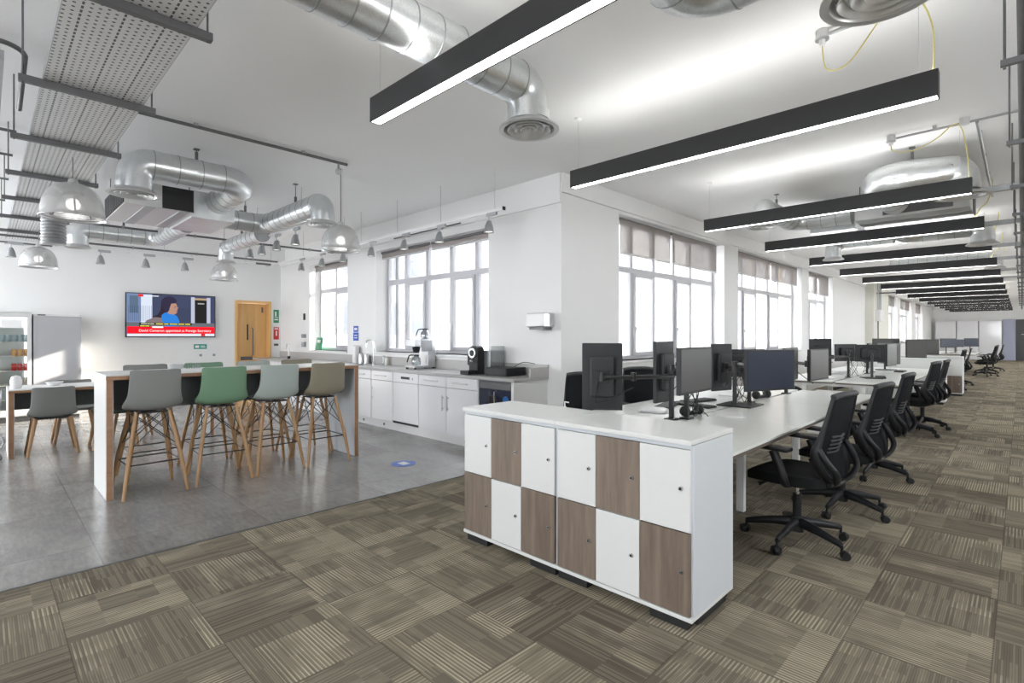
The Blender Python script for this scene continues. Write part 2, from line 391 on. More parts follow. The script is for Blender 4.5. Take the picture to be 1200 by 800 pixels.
# protruding piers between office windows
struct(MB().b2(OX, OX + .25, 21.6, 24.4, 0, H), 'wall_pier', M['cream'], 'broad wall pier halfway down the office')
mb = MB()
for a, b, c, d in wall_boxes(BY, KY, 0, H, [(3.83, 4.60, 0, 2.17), (-3.4, -.9, .9, 2.9)]): mb.b2(WX - .3, WX, a, b, c, d)
struct(mb, 'wall_left', M['wall'], 'white wall behind the television')
BW = [(-11.6, -7.6, .9, 3.1), (-2.6, .6, .9, 3.0)]  # openings added in the unseen back wall to let daylight in
mb = MB()
for a, b, c, d in wall_boxes(WX - .3, RX, 0, H, BW): mb.b2(a, b, BY - .3, BY, c, d)
struct(mb, 'wall_back', M['wall'], 'white wall behind the camera with openings added for daylight')
mb = MB(); RW = [(y, y + 2.2, 1.0, 2.8) for y in (2.2, 11, 17, 21.5, 26, 30.5, 35)]  # openings added along the unseen right wall as daylight fill
for a, b, c, d in wall_boxes(BY, EY, 0, H, RW): mb.b2(RX, RX + .3, a, b, c, d)
struct(mb, 'wall_right', M['wall'], 'white office wall opposite the desks with openings added for daylight')
mb = MB(); mb.b2(OX, RX, EY, EY + .3, 0, H)
struct(mb, 'wall_end', M['wall'], 'white far end wall of the office')
# corner trim lines and beams
struct(MB().b2(WX, WX + .32, BY, KY, 3.08, H), 'trim_1', M['wall'], 'white downstand beam above the television wall')
struct(MB().b2(WX, OX, KY - .03, KY, 2.98, H), 'trim_2', M['wall'], 'shallow white beam along the kitchen window wall')
struct(MB().b2(OX, OX + .03, KY, EY, 3.1, H), 'trim_3', M['wall'], 'shallow white beam along the office window wall')
struct(MB().b2(TX - .012, TX + .012, BY, KY, 0, .004), 'trim_5', M['galvd'], 'thin threshold strip between carpet and vinyl')
struct(MB().b2(WX, WX + .015, 1.3, 3.8, 0, .09), 'baseboard_left', M['plinth'], 'white skirting under the television')
struct(MB().b2(OX, OX + .015, KY, 21.6, 0, .1), 'baseboard_west', M['plinth'], 'white skirting along the office windows')

# windows --------------------------------------------------------
wn = 0
def window(plane, pos, u0, u1, z0, z1, muls, trans, label, opens=(), blind_gap=0):
    """plane 'y' -> frame lies in a y=const wall ; 'x' -> x=const wall"""
    global wn; wn += 1
    t = sthing('window_%d' % wn, label)
    D = .07
    def bx(mb, a, b, c, d, dep=D, off=0):
        if plane == 'y': mb.b2(a, b, pos - dep / 2 + off, pos + dep / 2 + off, c, d)
        else: mb.b2(pos - dep / 2 + off, pos + dep / 2 + off, a, b, c, d)
        return mb
    fr = MB(); w = .055
    bx(fr, u0, u0 + w, z0, z1); bx(fr, u1 - w, u1, z0, z1); bx(fr, u0 + w, u1 - w, z0, z0 + w); bx(fr, u0 + w, u1 - w, z1 - w, z1)
    for i, m_ in enumerate(muls): bx(fr, m_ - .035, m_ + .035, z0 + w, z1 - w)
    bx(fr, u0 + w, u1 - w, trans - .04, trans + .04, D + .012)
    fr.build('window_frame', M['upvc'], t, bevel=.006)
    pm = bx(MB(), u0 + w, u1 - w, z0 + w, z1 - w, .012); pm.build('glass_pane', M['glass'], t)
    ed = [u0 + w] + list(muls) + [u1 - w]
    sgn = -1 if plane == 'y' else 1
    for i in opens:
        a, b = ed[i] + .03, ed[i + 1] - .03; s_ = MB(); q = .05
        off = sgn * .03
        bx(s_, a, a + q, z0 + w, trans - .04, .06, off); bx(s_, b - q, b, z0 + w, trans - .04, .06, off)
        bx(s_, a + q, b - q, z0 + w, z0 + w + q, .06, off); bx(s_, a + q, b - q, trans - .04 - q, trans - .04, .06, off)
        sa = s_.build('sash', M['upvc'], t, bevel=.005)
        h = MB(); hz = z0 + .45
        hu = a + q / 2
        bx(h, hu - .012, hu + .012, hz - .03, hz + .03, .02, off + sgn * .04); bx(h, hu - .01, hu + .01, hz - .1, hz + .03, .015, off + sgn * .06)
        h.build('handle', M['alu'], sa, bevel=.003)
    return t
kf = KY + .26
sill = MB(); sill.b2(-10.67, -9.06, KY - .02, kf, 1.06, 1.10); 
struct(sill, 'trim_6', M['lamw'], 'white window sill behind the sink', bevel=.004)
struct(MB().b2(-8.05, -5.17, KY - .02, kf, 1.08, 1.12), 'trim_7', M['lamw'], 'white window sill behind the coffee machines', bevel=.004)
window('y', kf, -10.67, -9.06, 1.10, 2.87, [-9.94, -9.3], 2.33, 'white framed kitchen window nearest the wooden door', (1,))
window('y', kf, -8.05, -5.17, 1.12, 2.87, [-7.47, -6.87, -6.25, -5.66], 2.33, 'wide white framed kitchen window behind the coffee machines', (1, 3))
ox = OX - .25
names = ['first white office window from the kitchen corner', 'second white office window from the kitchen corner', 'third white office window from the kitchen corner',
         'white office window just beyond the wall pier', 'second white office window beyond the wall pier', 'last white office window before the end wall']
for i, (a, b, c, d) in enumerate(OW):
    n = 5 if i < 2 else 3
    L = b - a; muls = [a + L * q for q in ((.19, .38, .565, .74) if n == 5 else (.33, .66))]
    if i == 0: muls = [6.72, 7.37, 8.03, 8.63]; 
    struct(MB().b2(ox, OX + .02, a, b, c - .04, c), 'trim_%d' % (8 + i), M['lamw'], 'white sill of the ' + names[i], bevel=.004)
    window('x', ox, a, b, c, d, muls, 2.36, names[i], (1, 3) if n == 5 else (1,))
# roller blinds
def blind(x, y0, y1, ztop, zbot, label, group, axis='x'):
    t = thing('roller_blind', label, 'blind', group=group)
    if axis == 'x':
        MB().cyl((x - .02, y0, ztop - .02), (x - .02, y1, ztop - .02), .022).build('roller', M['galvd'], t, smooth=True)
        MB().b2(x - .002, x + .002, y0 + .01, y1 - .01, zbot, ztop - .02).build('blind_cloth', M['blind'], t)
        MB().b2(x - .008, x + .008, y0 + .01, y1 - .01, zbot - .02, zbot + .005).build('bottom_bar', M['alu'], t, bevel=.003)
    else:
        MB().cyl((y0, x, ztop - .02), (y1, x, ztop - .02), .022).build('roller', M['galvd'], t, smooth=True)
        MB().b2(y0 + .01, y1 - .01, x - .002, x + .002, zbot, ztop - .02).build('blind_cloth', M['blind'], t)
        MB().b2(y0 + .01, y1 - .01, x - .008, x + .008, zbot - .02, zbot + .005).build('bottom_bar', M['alu'], t, bevel=.003)
g = 'half lowered taupe roller blinds of the office windows'
wl = ['first', 'second', 'third', 'fourth', 'fifth', 'sixth']
BL = [(6.2, 7.70, 9.42, 2.56), (10.4, 12.3, 14.2, 2.64), (15.15, None, 17.15, 2.53), (24.8, 26.5, 28.1, 2.66), (29.1, 30.8, 32.3, 2.62), (33.8, None, 36.3, 2.60)]
for i, (a, m_, b, zb) in enumerate(BL):
    if m_:
        blind(OX - .09, a, m_ - .03, OW[i][3] - .01, zb, 'taupe roller blind on the kitchen side half of the %s office window' % wl[i], g)
        blind(OX - .09, m_ + .03, b, OW[i][3] - .01, zb, 'taupe roller blind on the far side half of the %s office window' % wl[i], g)
    else: blind(OX - .09, a, b, OW[i][3] - .01, zb, 'single taupe roller blind across the %s office window' % wl[i], g)
g = 'raised taupe blinds of the kitchen windows'
blind(KY + .09, -8.0, -6.62, 2.86, 2.74, 'raised taupe blind over the left half of the wide kitchen window', g, 'y')
blind(KY + .09, -6.56, -5.2, 2.86, 2.74, 'raised taupe blind over the right half of the wide kitchen window', g, 'y')
blind(KY + .09, -10.6, -9.1, 2.86, 2.74, 'raised taupe blind over the kitchen window by the wooden door', g, 'y')

# wooden door ---------------------------------------------------
t = sthing('door_1', 'honey oak double door in the television wall')
fm = MB(); fm.b2(WX - .3, WX + .02, 3.83, 3.88, 0, 2.17); fm.b2(WX - .3, WX + .02, 4.55, 4.60, 0, 2.17); fm.b2(WX - .3, WX + .02, 3.88, 4.55, 2.12, 2.17)
fm.build('door_frame', M['doorw'], t, bevel=.004)
lf = MB().b2(WX - .20, WX - .155, 3.885, 4.30, .01, 2.115).build('door_leaf', M['doorw'], t, bevel=.003)
l2 = MB().b2(WX - .20, WX - .155, 4.305, 4.545, .01, 2.115).build('door_leaf', M['doorw'], t, bevel=.003)
MB().tube([(WX - .155, 4.24, .95), (WX - .10, 4.24, .97), (WX - .10, 4.24, 1.55), (WX - .155, 4.24, 1.57)], .011).build('pull_handle', M['galvd'], lf, smooth=True)
MB().b2(WX - .155, WX - .15, 4.0, 4.25, .85, .93).build('push_plate', M['galvd'], lf)
MB().b2(WX - .156, WX - .152, 4.13, 4.16, 1.3, 1.65).build('vision_slot', M['dark'], lf)
MB().b2(WX - .156, WX - .150, 4.44, 4.48, 1.92, 2.04).build('door_closer', M['galvd'], l2)
for z in (.35, 1.15, 1.85): MB().b2(WX - .158, WX - .15, 3.89, 3.91, z, z + .1).build('hinge', M['galvd'], lf)

# exterior -------------------------------------------------------
e = struct(MB().b2(-60, 60, KY + .3, 70, -3.2, -3.0), 'trim_14', M['pavement'], 'pale courtyard ground outside the windows')
e['category'] = 'ground'
b1 = tag(MB().b2(-40, -19, 2, 12.3, -3, 7.5).build('courtyard_building', M['facade']), 'pale rendered building across the courtyard seen through the kitchen window', 'building')
b2 = tag(MB().b2(-20, -11.5, 30.5, 40, -3, 12).build('brick_building', M['brickf']), 'buff brick building seen through the second office window', 'building')
b3 = tag(MB().b2(-26, -13, 12.5, 29.5, -3, 9).build('grey_building', M['facade']), 'pale building with windows seen through the first office window', 'building')
tag(MB().b2(OX - .34, RX, KY + .02, 16.4, H + .3, 13).build('sun_blocker', M['facade']), 'unseen block above the office added to keep sun off the wide kitchen window', 'building')  # unseen block added to stop sun reaching the wide kitchen window
for o in (e,): pass

# ------------------------------------------------------------------ ceiling: linear lights
FY = [1.71, 3.70, 6.43, 8.62, 11.0, 13.3, 15.6, 18.0, 20.5, 22.9, 25.8, 28.3, 30.8, 33.0, 35.4, 37.8]
FZ = 2.865
proto = thing('linear_pendant_light', 'black linear pendant light nearest the camera', 'light', (-2.87, FY[0], 0), 0, 'black linear pendant lights over the desks')
hm = MB(); hh = .148; L_ = 2.545; wd = .075
hm.b2(0, L_, -wd / 2, -wd / 2 + .006, FZ - hh, FZ); hm.b2(0, L_, wd / 2 - .006, wd / 2, FZ - hh, FZ)
hm.b2(0, .006, -wd / 2 + .006, wd / 2 - .006, FZ - hh, FZ); hm.b2(L_ - .006, L_, -wd / 2 + .006, wd / 2 - .006, FZ - hh, FZ); hm.b2(.006, L_ - .006, -wd / 2 + .006, wd / 2 - .006, FZ - hh + .03, FZ - .02)
hm.build('housing', M['housing'], proto)
MB().b2(.007, L_ - .007, -wd / 2 + .007, wd / 2 - .007, FZ - hh + .002, FZ - hh + .012).build('diffuser', M['diff'], proto)
MB().b2(.03, L_ - .03, -wd / 2 + .012, wd / 2 - .012, FZ - .012, FZ - .006).build('upper_diffuser', M['uplight'], proto)
for xx in (.06, L_ - .09):
    MB().cyl((xx, 0, FZ - .02), (xx, 0, H), .0016, n=6).build('suspension_wire', M['steel'], proto)
MB().lathe([(0, H), (.03, H), (.032, H - .02), (.012, H - .035), (0, H - .035)], (.06, 0, 0), 20).build('ceiling_rose', M['white'], proto, smooth=True)
ords = ['second', 'third', 'fourth', 'fifth', 'sixth', 'seventh', 'eighth', 'ninth', 'tenth', 'eleventh', 'twelfth', 'thirteenth', 'fourteenth', 'fifteenth']
for i, y in enumerate(FY[1:]):
    lb = 'black linear pendant light, %s from the camera' % ords[i] if i < 14 else 'black linear pendant light farthest from the camera by the end wall'
    dup(proto, (-2.87, y, 0), 0, lb)

# yellow power cables + junction boxes + conduits over the desks
def cable(name, pts, r, m, label, cat='cable', group=None):
    pts = [Vector(p) for p in pts]; out = []
    P = [pts[0]] + pts + [pts[-1]]
    for i in range(1, len(P) - 2):
        for k in range(8):
            t = k / 8; a, b, c, d = P[i - 1], P[i], P[i + 1], P[i + 2]
            out.append(.5 * ((2 * b) + (c - a) * t + (2 * a - 5 * b + 4 * c - d) * t * t + (3 * b - a - 3 * c + d) * t ** 3))
    out.append(pts[-1])
    return tag(MB().tube(out, r, n=8).build(name, m, smooth=True), label, cat, group)
def junction(x, y, label, tail=True):
    t = thing('junction_box', label, 'junction box', (x, y, H), group='conduit junction boxes on the ceiling')
    MB().cyl((0, 0, -.06), (0, 0, 0), .036, n=20).build('box_body', M['alu'], t, bevel=.004, smooth=True)
    if tail:
        MB().cyl((0, 0, -.10), (0, 0, -.06), .018).build('cable_gland', M['white'], t, smooth=True); MB().cyl((0, 0, -.062), (0, 0, -.055), .040, n=20).build('box_lid', M['galv'], t, smooth=True)
def conduit(pts, r, label, group='steel conduits on the ceiling'):
    t = thing('steel_conduit', label, 'conduit', group=group); p0x = pts[0][0]
    MB().tube(fillet(pts, .12), r, n=10).build('conduit_pipe', M['galvd'] if p0x < -4 else M['galv'], t, smooth=True)
    p, q = Vector(pts[0]), Vector(pts[1])
    n = max(2, int((q - p).length / .8))
    for i in range(n):
        c = p.lerp(q, (i + .5) / n); MB().box((c.x, c.y, c.z + (H - c.z) / 2 if H - c.z < .1 else c.z), (.03, .03, H - c.z if H - c.z < .1 else .05)).build('pipe_clip', M['galv'], t)
junction(-.90, 3.72, 'round junction box with hanging flex beside the second linear light'); junction(-.90, 6.15, 'round junction box with hanging flex above the third linear light')
junction(-.36, 6.1, 'round junction box where the steel conduit branches', False)
conduit([(-.86, 3.72, H - .035), (.5, 3.70, H - .035)], .011, 'steel conduit running right from the junction box over the second linear light')
conduit([(-.86, 6.15, H - .035), (.3, 6.10, H - .035)], .011, 'steel conduit crossing the ceiling above the third linear light')
conduit([(-.28, 6.16, H - .04), (-.28, 9.6, H - .04)], .013, 'steel conduit running away down the office by the cable tray')
cable('power_cable', [(-.90, 3.72, H - .1), (-.86, 3.66, H - .28), (-.72, 3.5, H - .36), (-.58, 3.42, H - .25), (-.5, 3.45, H - .1), (-.4, 3.5, H - .12), (-.345, 3.62, H - .25), (-.35, 3.7, FZ - .02)], .004, M['yellow'], 'pale flex looping down to the second linear light', group='flexes feeding the linear lights')
cable('power_cable', [(-.90, 6.15, H - .1), (-.87, 6.1, H - .17), (-.72, 6.1, H - .20), (-.55, 6.1, H - .13), (-.44, 6.1, H - .04), (-.38, 6.15, H - .08), (-.35, 6.3, H - .3), (-.345, 6.43, FZ - .02)], .0045, M['yellow'], 'yellow flex looping down to the third linear light', group='flexes feeding the linear lights')
for i, nm in zip((3, 4, 5, 6), ('fourth', 'fifth', 'sixth', 'seventh')):
    y = FY[i]
    cable('power_cable', [(-.25, y + .1, H), (-.26, y, H - .15), (-.30, y - .03, H - .3), (-.36, y, H - .36), (-.42, y, FZ - .02)], .006, M['yellow'], 'yellow flex looping down to the %s linear light' % nm, group='flexes feeding the linear lights')

# ------------------------------------------------------------------ ducts
def diffuser_prof(mb, c, r):
    mb.lathe([(r * .60, .07), (r * .62, .05), (r * .78, .035), (r * .99, .004), (r * 1.0, -.006), (r * .93, -.010), (r * .84, -.006), (r * .80, .008), (r * .76, .03)], c, 44)
    for q0, q1, dz in ((.70, .56, 0), (.48, .34, .002), (.26, .10, .004)):
        mb.lathe([(r * q0, -.010 + dz), (r * (q0 + .02), -.006 + dz), (r * (q0 - .02), .012), (r * q1, .034), (r * (q1 - .03), .032), (r * (q0 - .08), .006), (r * q0, -.010 + dz)], c, 44)
    mb.lathe([(0, -.008), (r * .05, -.006), (r * .06, .02), (0, .02)], c, 20)
def duct(label, pts, r, disc=None, rd=.2, rods=(), endcap=False, group='round galvanised air ducts'):
    t = thing('air_duct', label, 'duct', group=group)
    path = fillet(pts, r * 1.55, 10)
    mb = MB().tube(path, r, n=28, cap=True); sm = MB(); hs = False
    # raised seams
    for a, b in zip(path, path[1:]):
        L = (b - a).length
        if L > .3:
            d = (b - a).normalized(); n = int(L / .17)
            for i in range(n + 1):
                c = a + d * (L * (i + .02) / (n + .04)); sm.tube([c - d * .004, c + d * .004], r + .003, n=28); hs = True
    pp_ = mb.build('duct_pipe', M['duct'], t, smooth=True)
    if hs: sm.build('duct_seam', M['galv'], pp_, smooth=True)['kind'] = 'stuff'
    if disc:
        if rd:
            x, y, z = disc
            MB().cyl((x, y, z + .02), (x, y, z + .12), r * 1.03, n=28).build('duct_collar', M['duct'], t, smooth=True)
            dm = MB(); diffuser_prof(dm, disc, rd); dm.build('diffuser', M['alu'], t, smooth=True)
            MB().lathe([(0, .050), (rd * .70, .050)], disc, 32).build('diffuser_throat', M['dark'], t)
    for (x, y) in rods:
        z = pts[0][2] if abs(pts[0][2] - pts[1][2]) < .01 else pts[1][2]
        rm = MB().cyl((x, y, z + r), (x, y, H), .005, n=8); rm.box((x, y, H - .005), (.05, .05, .01)); rm.box((x, y, z + r + .04), (.025, .025, .09))
        rm.build('hanger_rod', M['galvd'], t)
    return t
duct('duct elbowing down to a disc diffuser beside the big perforated tray', [(-6.10, 1.02, 2.78), (-6.10, 1.02, 3.07), (-6.10, 2.02, 3.07), (-7.55, 2.02, 3.0)], .145, (-6.10, 1.02, 2.76), .22, [(-6.1, 1.55)])
duct('duct running to the disc diffuser above the pendant near the tap', [(-7.55, 2.18, 2.95), (-7.55, 2.78, 2.95), (-5.86, 2.80, 2.95), (-5.86, 2.80, 2.72)], .13, (-5.86, 2.80, 2.70), .19, [(-6.6, 2.79), (-7.54, 2.5)])
duct('small duct turning down above the pendant near the wooden door', [(-7.75, 2.8, 2.85), (-9.35, 2.8, 2.85), (-9.35, 2.8, 2.62)], .11, (-9.35, 2.8, 2.60), .15, [(-8.6, 2.8)])
duct('duct elbow hanging above the tall fridges', [(-9.75, .96, 2.70), (-9.75, .96, 2.93), (-9.75, 1.95, 2.93), (-8.15, 1.95, 2.93)], .125, (-9.75, .96, 2.68), .16, [(-9.75, 1.5)])
duct('duct crossing behind the nearest linear light to a disc diffuser', [(-2.39, -1.8, 3.08), (-2.39, 2.58, 3.08), (-2.39, 2.58, 2.84)], .135, (-2.39, 2.60, 2.80), .205, [(-2.38, 1.45)])
duct('duct bend at the top edge leading to the big disc diffuser', [(-1.18, -1.5, 3.10), (-1.18, 2.5, 3.10), (-.41, 2.52, 3.10), (-.41, 2.52, 2.86)], .135, (-.41, 2.58, 2.80), .22, [])
duct('duct bend with disc diffuser right of the third linear light', [(-1.12, 7.9, 3.05), (-1.12, 6.55, 3.05), (-.43, 6.82, 3.05), (-.43, 6.82, 2.84)], .15, (-.43, 6.88, 2.80), .22, [(-.80, 6.68)])
duct('duct elbow above the disc diffuser near the second office window', [(-2.39, 7.05, 2.83), (-2.39, 7.05, 3.05), (-2.39, 8.35, 3.05), (-1.65, 8.35, 3.05)], .125, (-2.39, 7.05, 2.80), .18, [(-2.39, 7.6)])
duct('duct turning down behind the fifth linear light', [(-1.35, 8.9, 3.05), (-1.35, 10.6, 3.05), (-.42, 10.6, 3.05), (-.42, 10.6, 2.8)], .14, (-.42, 10.6, 2.78), .2, [(-1.0, 10.6)])
duct('short duct dropping between the fourth and fifth linear lights', [(-1.45, 10.2, 3.0), (-2.3, 10.2, 3.0), (-2.3, 10.2, 2.72)], .12, (-2.3, 10.2, 2.70), .16, [])
# far ducts
duct('far duct above the seventh linear light', [(-2.2, 15.0, 3.03), (-.4, 15.0, 3.03), (-.4, 15.0, 2.85)], .13, (-.4, 15.0, 2.83), .18, [])
# flexible duct below pendant
fl = MB(); prof = [(0, 2.45)]
for i in range(26): prof.append((.105 + (.012 if i % 2 else 0), 2.45 + i * .018))
prof.append((0, 2.92)); fl.lathe(prof, (-7.95, .57, 0), 24)
tag(fl.build('flexible_duct', M['galv'], smooth=False), 'short ribbed flexible duct hanging by the perforated tray', 'duct')
# fan coil units
def fcu(x0, x1, y0, y1, z0, z1, label, grille=True):
    t = thing('fan_coil_unit', label, 'air conditioner', group='ceiling fan coil units')
    MB().b2(x0, x1, y0, y1, z0, z1).build('casing', M['alu'], t, bevel=.006)
    gm = MB()
    for i in range(12):
        xx = x0 - .004; yy = y0 + (y1 - y0) * (i + .5) / 12
        xx = x0 + (x1 - x0) * (i + .5) / 12; gm.box((xx, y0 - .006, (z0 + z1) / 2), ((x1 - x0) / 16, .012, (z1 - z0) * .9))
    if grille: gm.build('side_grille', M['dark'], t)
    else: gm.bm.free(); MB().b2(x0 + .3, x1 - .15, y0 - .01, y0, z0 + .03, z1 - .08).build('access_panel', M['galvd'], t)
    MB().b2(x1, x1 + .006, y0 + (y1 - y0) * .52, y1 - .01, z0 + .005, z1 - .005).build('front_panel', M['dark'], t)
    for q in (.35, .85): MB().b2(x0, x1, y0 + (y1 - y0) * q - .05, y0 + (y1 - y0) * q + .05, z0 - .006, z0).build('support_strap', M['galv'], t)
    for xx in (x0 + .05, x1 - .05):
        for yy in (y0 + .04, y1 - .04): MB().cyl((xx, yy, z1), (xx, yy, H), .005, n=6).build('drop_rod', M['galvd'], t)
    return t
fcu(-8.05, -6.85, 1.06, 1.72, 2.82, 3.08, 'white fan coil unit with dark grilles above the bar table')
tag(MB().b2(-8.0, -7.0, 1.725, 2.2, 2.8, 3.12).build('plenum_box', M['duct'], bevel=.004), 'square sheet metal plenum joining the kitchen ducts', 'duct box')
fcu(-1.55, -.42, 7.95, 8.85, 2.885, 3.14, 'fan coil unit between the third and fourth linear lights', False)
tag(MB().b2(-2.2, -1.65, 8.45, 9.1, 2.885, 3.14).build('plenum_box', M['duct'], bevel=.004), 'square sheet metal plenum by the office fan coil unit', 'duct box')

# ------------------------------------------------------------------ perforated tray over the kitchen
t = thing('perforated_cable_tray', 'wide perforated steel cable tray crossing the kitchen ceiling', 'cable tray')
TZ = 2.90
MB().b2(-11.9, -1.6, .25, .73, TZ, TZ + .003).build('tray_bed', M['tray'], t)
e1 = MB(); e1.b2(-11.9, -1.6, .247, .25, TZ, TZ + .05); e1.b2(-11.9, -1.6, .73, .733, TZ, TZ + .05); e1.build('side_flange', M['galv'], t)
for i, x in enumerate([-2.88 - 1.215 * k for k in range(8)]):
    s_ = MB().b2(x - .02, x + .02, .14, .80, TZ - .042, TZ - .002).build('support_strut', M['galvd'], t, bevel=.003)
    for yy in (.16, .78): MB().cyl((x, yy, TZ - .05), (x, yy, H), .005, n=8).build('drop_rod', M['galvd'], t)
# second smaller ladder behind
t = thing('ladder_tray', 'narrow ladder tray beside the wide perforated tray', 'cable tray')
lm = MB(); lm.b2(-11.9, -3.9, -.12, -.10, 2.88, 2.93); lm.b2(-11.9, -3.9, .06, .08, 2.88, 2.93); lm.build('side_rail', M['galv'], t)
for i in range(26): MB().b2(-11.8 + .3 * i, -11.78 + .3 * i, -.10, .06, 2.885, 2.90).build('rung', M['galv'], t)
for i in range(6): MB().cyl((-11.5 + 1.5 * i, -.11, 2.88), (-11.5 + 1.5 * i, -.11, H), .005, n=8).build('drop_rod', M['galvd'], t)
conduit([(-5.36, .86, H - .03), (-5.36, 2.84, H - .03)], .016, 'dark conduit running from the perforated tray towards the pendant')
t = thing('smoke_detector', 'round grey sensor hanging at the end of the dark conduit', 'sensor', (-5.36, 2.74, 0))
MB().cyl((0, 0, H - .10), (0, 0, H - .045), .012).build('stem', M['galv'], t)
MB().sph((0, 0, H - .13), .035, (1, 1, 1)).build('sensor_head', M['alu'], t, smooth=True)
for i, (x, lb) in enumerate([(-3.55, 'dark conduit at the top edge left of the perforated tray'), (-4.7, 'dark conduit left of the perforated tray below the upper one'),
                             (-6.7, 'thin conduit left of the tray, third from the camera'), (-7.6, 'thin conduit left of the tray, fourth from the camera'), (-8.8, 'thin conduit left of the tray, fifth from the camera'), (-10.2, 'thin conduit left of the tray, nearest the television wall')]):
    if i == 1: conduit([(x, -3.5, H - .03), (x, -.05, H - .03), (x, .2, H - .03), (x - .9, .2, H - .16)], .016, lb)
    else: conduit([(x, -3.8, H - .03), (x, .5 if i == 0 else .22, H - .03)], .014, lb)
# thin bars along TV side beams
conduit([(-10.55, -.6, 2.86), (-10.55, 4.1, 2.86)], .016, 'upper grey pipe running parallel to the television wall')
conduit([(-10.9, -.6, 2.84), (-10.9, 4.1, 2.84)], .02, 'lower grey pipe running parallel to the television wall')
conduit([(-9.2, .95, 2.95), (-9.2, 4.6, 2.95)], .016, 'long grey pipe running towards the kitchen windows')
conduit([(-7.4, KY - .05, 3.0), (-5.7, KY - .05, 3.0)], .011, 'steel conduit clipped above the wide kitchen window')

# spotlights and tracks
sp0 = None
def spot(x, y, z, rz, label):
    global sp0
    if sp0 is None:
        t = thing('track_spotlight', label, 'spotlight', (x, y, z), rz, 'silver spotlights on the kitchen tracks')
        MB().b2(-.03, .13, -.018, .018, -.038, -.0).build('adapter', M['galv'], t, bevel=.004)
        MB().tube([(0, 0, -.03), (0, 0, -.07), (.0, .035, -.09), (0, .035, -.13)], .006).build('yoke', M['galv'], t, smooth=True)
        ml = MB().lathe([(0, .075), (.020, .072), (.030, .05), (.046, .01), (.058, -.055), (.060, -.064), (.052, -.060), (.0, -.03)], (0, 0, -.16), 24)
        ml.build('lamp_head', M['galv'], t, smooth=True)
        MB().cyl((0, 0, -.215), (0, 0, -.210), .041, n=24).build('lens', M['spotl'], t)
        sp0 = t; return t
    return dup(sp0, (x, y, z), rz, label)
def track(p, q, label, rods=3):
    t = thing('lighting_track', label, 'lighting track', group='white lighting tracks')
    p, q = Vector(p), Vector(q); c = (p + q) / 2; d = q - p
    if abs(d.x) > abs(d.y): MB().box(c, (d.length, .034, .034)).build('rail', M['white'], t, bevel=.003); MB().box(q, (.012, .04, .04)).build('end_cap', M['black'], t)
    else: MB().box(c, (.034, d.length, .034)).build('rail', M['white'], t, bevel=.003)
    for i in range(rods):
        r = p.lerp(q, (i + .15) / (rods - .7)); MB().cyl(r, (r.x, r.y, H), .003, n=6).build('hanger_wire', M['galv'], t)
track((-7.5, 4.13, 2.84), (-4.18, 4.13, 2.84), 'white lighting track in front of the wide kitchen window', 4)
track((-11.2, 4.13, 2.84), (-7.65, 4.13, 2.84), 'white lighting track in front of the kitchen window by the door', 3)
track((-10.0, 2.9, 2.84), (-6.45, 2.9, 2.84), 'white lighting track in the middle of the kitchen ceiling', 3)
track((-10.3, -.6, 2.76), (-10.3, 3.6, 2.76), 'white lighting track running parallel to the television wall', 4)
nm = ['first', 'second', 'third', 'fourth']
for i, x in enumerate((-4.43, -5.37, -6.17, -7.05)): spot(x, 4.13, 2.825, 0, 'silver spotlight on the wide window track, %s from the right' % nm[i])
for i, x in enumerate((-7.93, -8.69, -9.52)): spot(x, 4.13, 2.825, 0, 'silver spotlight on the door side window track, %s from the right' % nm[i])
for i, x in enumerate((-6.87, -7.5, -8.05, -8.55)): spot(x, 2.9, 2.825, 0, 'silver spotlight on the middle ceiling track, %s from the right' % nm[i])
for i, y in enumerate((2.44, 1.88, 1.29, .28)): spot(-10.3, y, 2.745, PI / 2, 'silver spotlight on the television wall track, %s from the right' % nm[i])

# pendants
def pendant(x, y, label, top=H):
    if True:
        t = thing('dome_pendant_lamp', label, 'lamp', (x, y, 0), 0, 'clear dome pendant lamps over the kitchen')
        z = 2.40; pr = []
        for i in range(19):
            a = i / 18 * PI * .5; pr.append((max(.03, .212 * math.sin(a) ** .8) if i else .03, z + .275 * math.cos(a) ** .9))
        pr += [(.222, z - .012), (.222, z - .02)]
        MB().lathe(pr, n=40).build('lamp_shade', M['dome'], t, smooth=True, solid=.004)
        MB().lathe([(.150, z + .0), (.205, z - .005), (.205, z + .006), (.150, z + .010), (.150, z)], n=40).build('shade_rim', M['chrome'], t, smooth=True)
        MB().cyl((0, 0, z + .17), (0, 0, z + .31), .055, .03).build('lamp_holder', M['alu'], t, smooth=True)
        MB().sph((0, 0, z + .10), .05).build('fill_bulb', M['fill_bulb'], t, smooth=True)  # glowing ball added as fill light inside an otherwise unlit pendant
        for a in (0, PI / 3 * 2, PI / 3 * 4): MB().cyl((.06 * math.cos(a), .06 * math.sin(a), z + .20), (.15 * math.cos(a), .15 * math.sin(a), z + .005), .006).build('reflector_strut', M['galvd'], t)
        MB().cyl((0, 0, z + .30), (0, 0, top), .004, n=8).build('cord', M['cable'], t)
        MB().cyl((.035, 0, z + .26), (.035, 0, top), .002, n=6).build('suspension_wire', M['steel'], t)
        return t
pendant(-5.68, .53, 'large clear dome pendant below the perforated tray', 2.895); pendant(-5.62, 2.90, 'clear dome pendant beside the kitchen windows')
pendant(-10.1, .56, 'dome pendant hanging in front of the two fridges', 2.895); pendant(-10.1, 3.0, 'dome pendant hanging between the television and the wooden door')

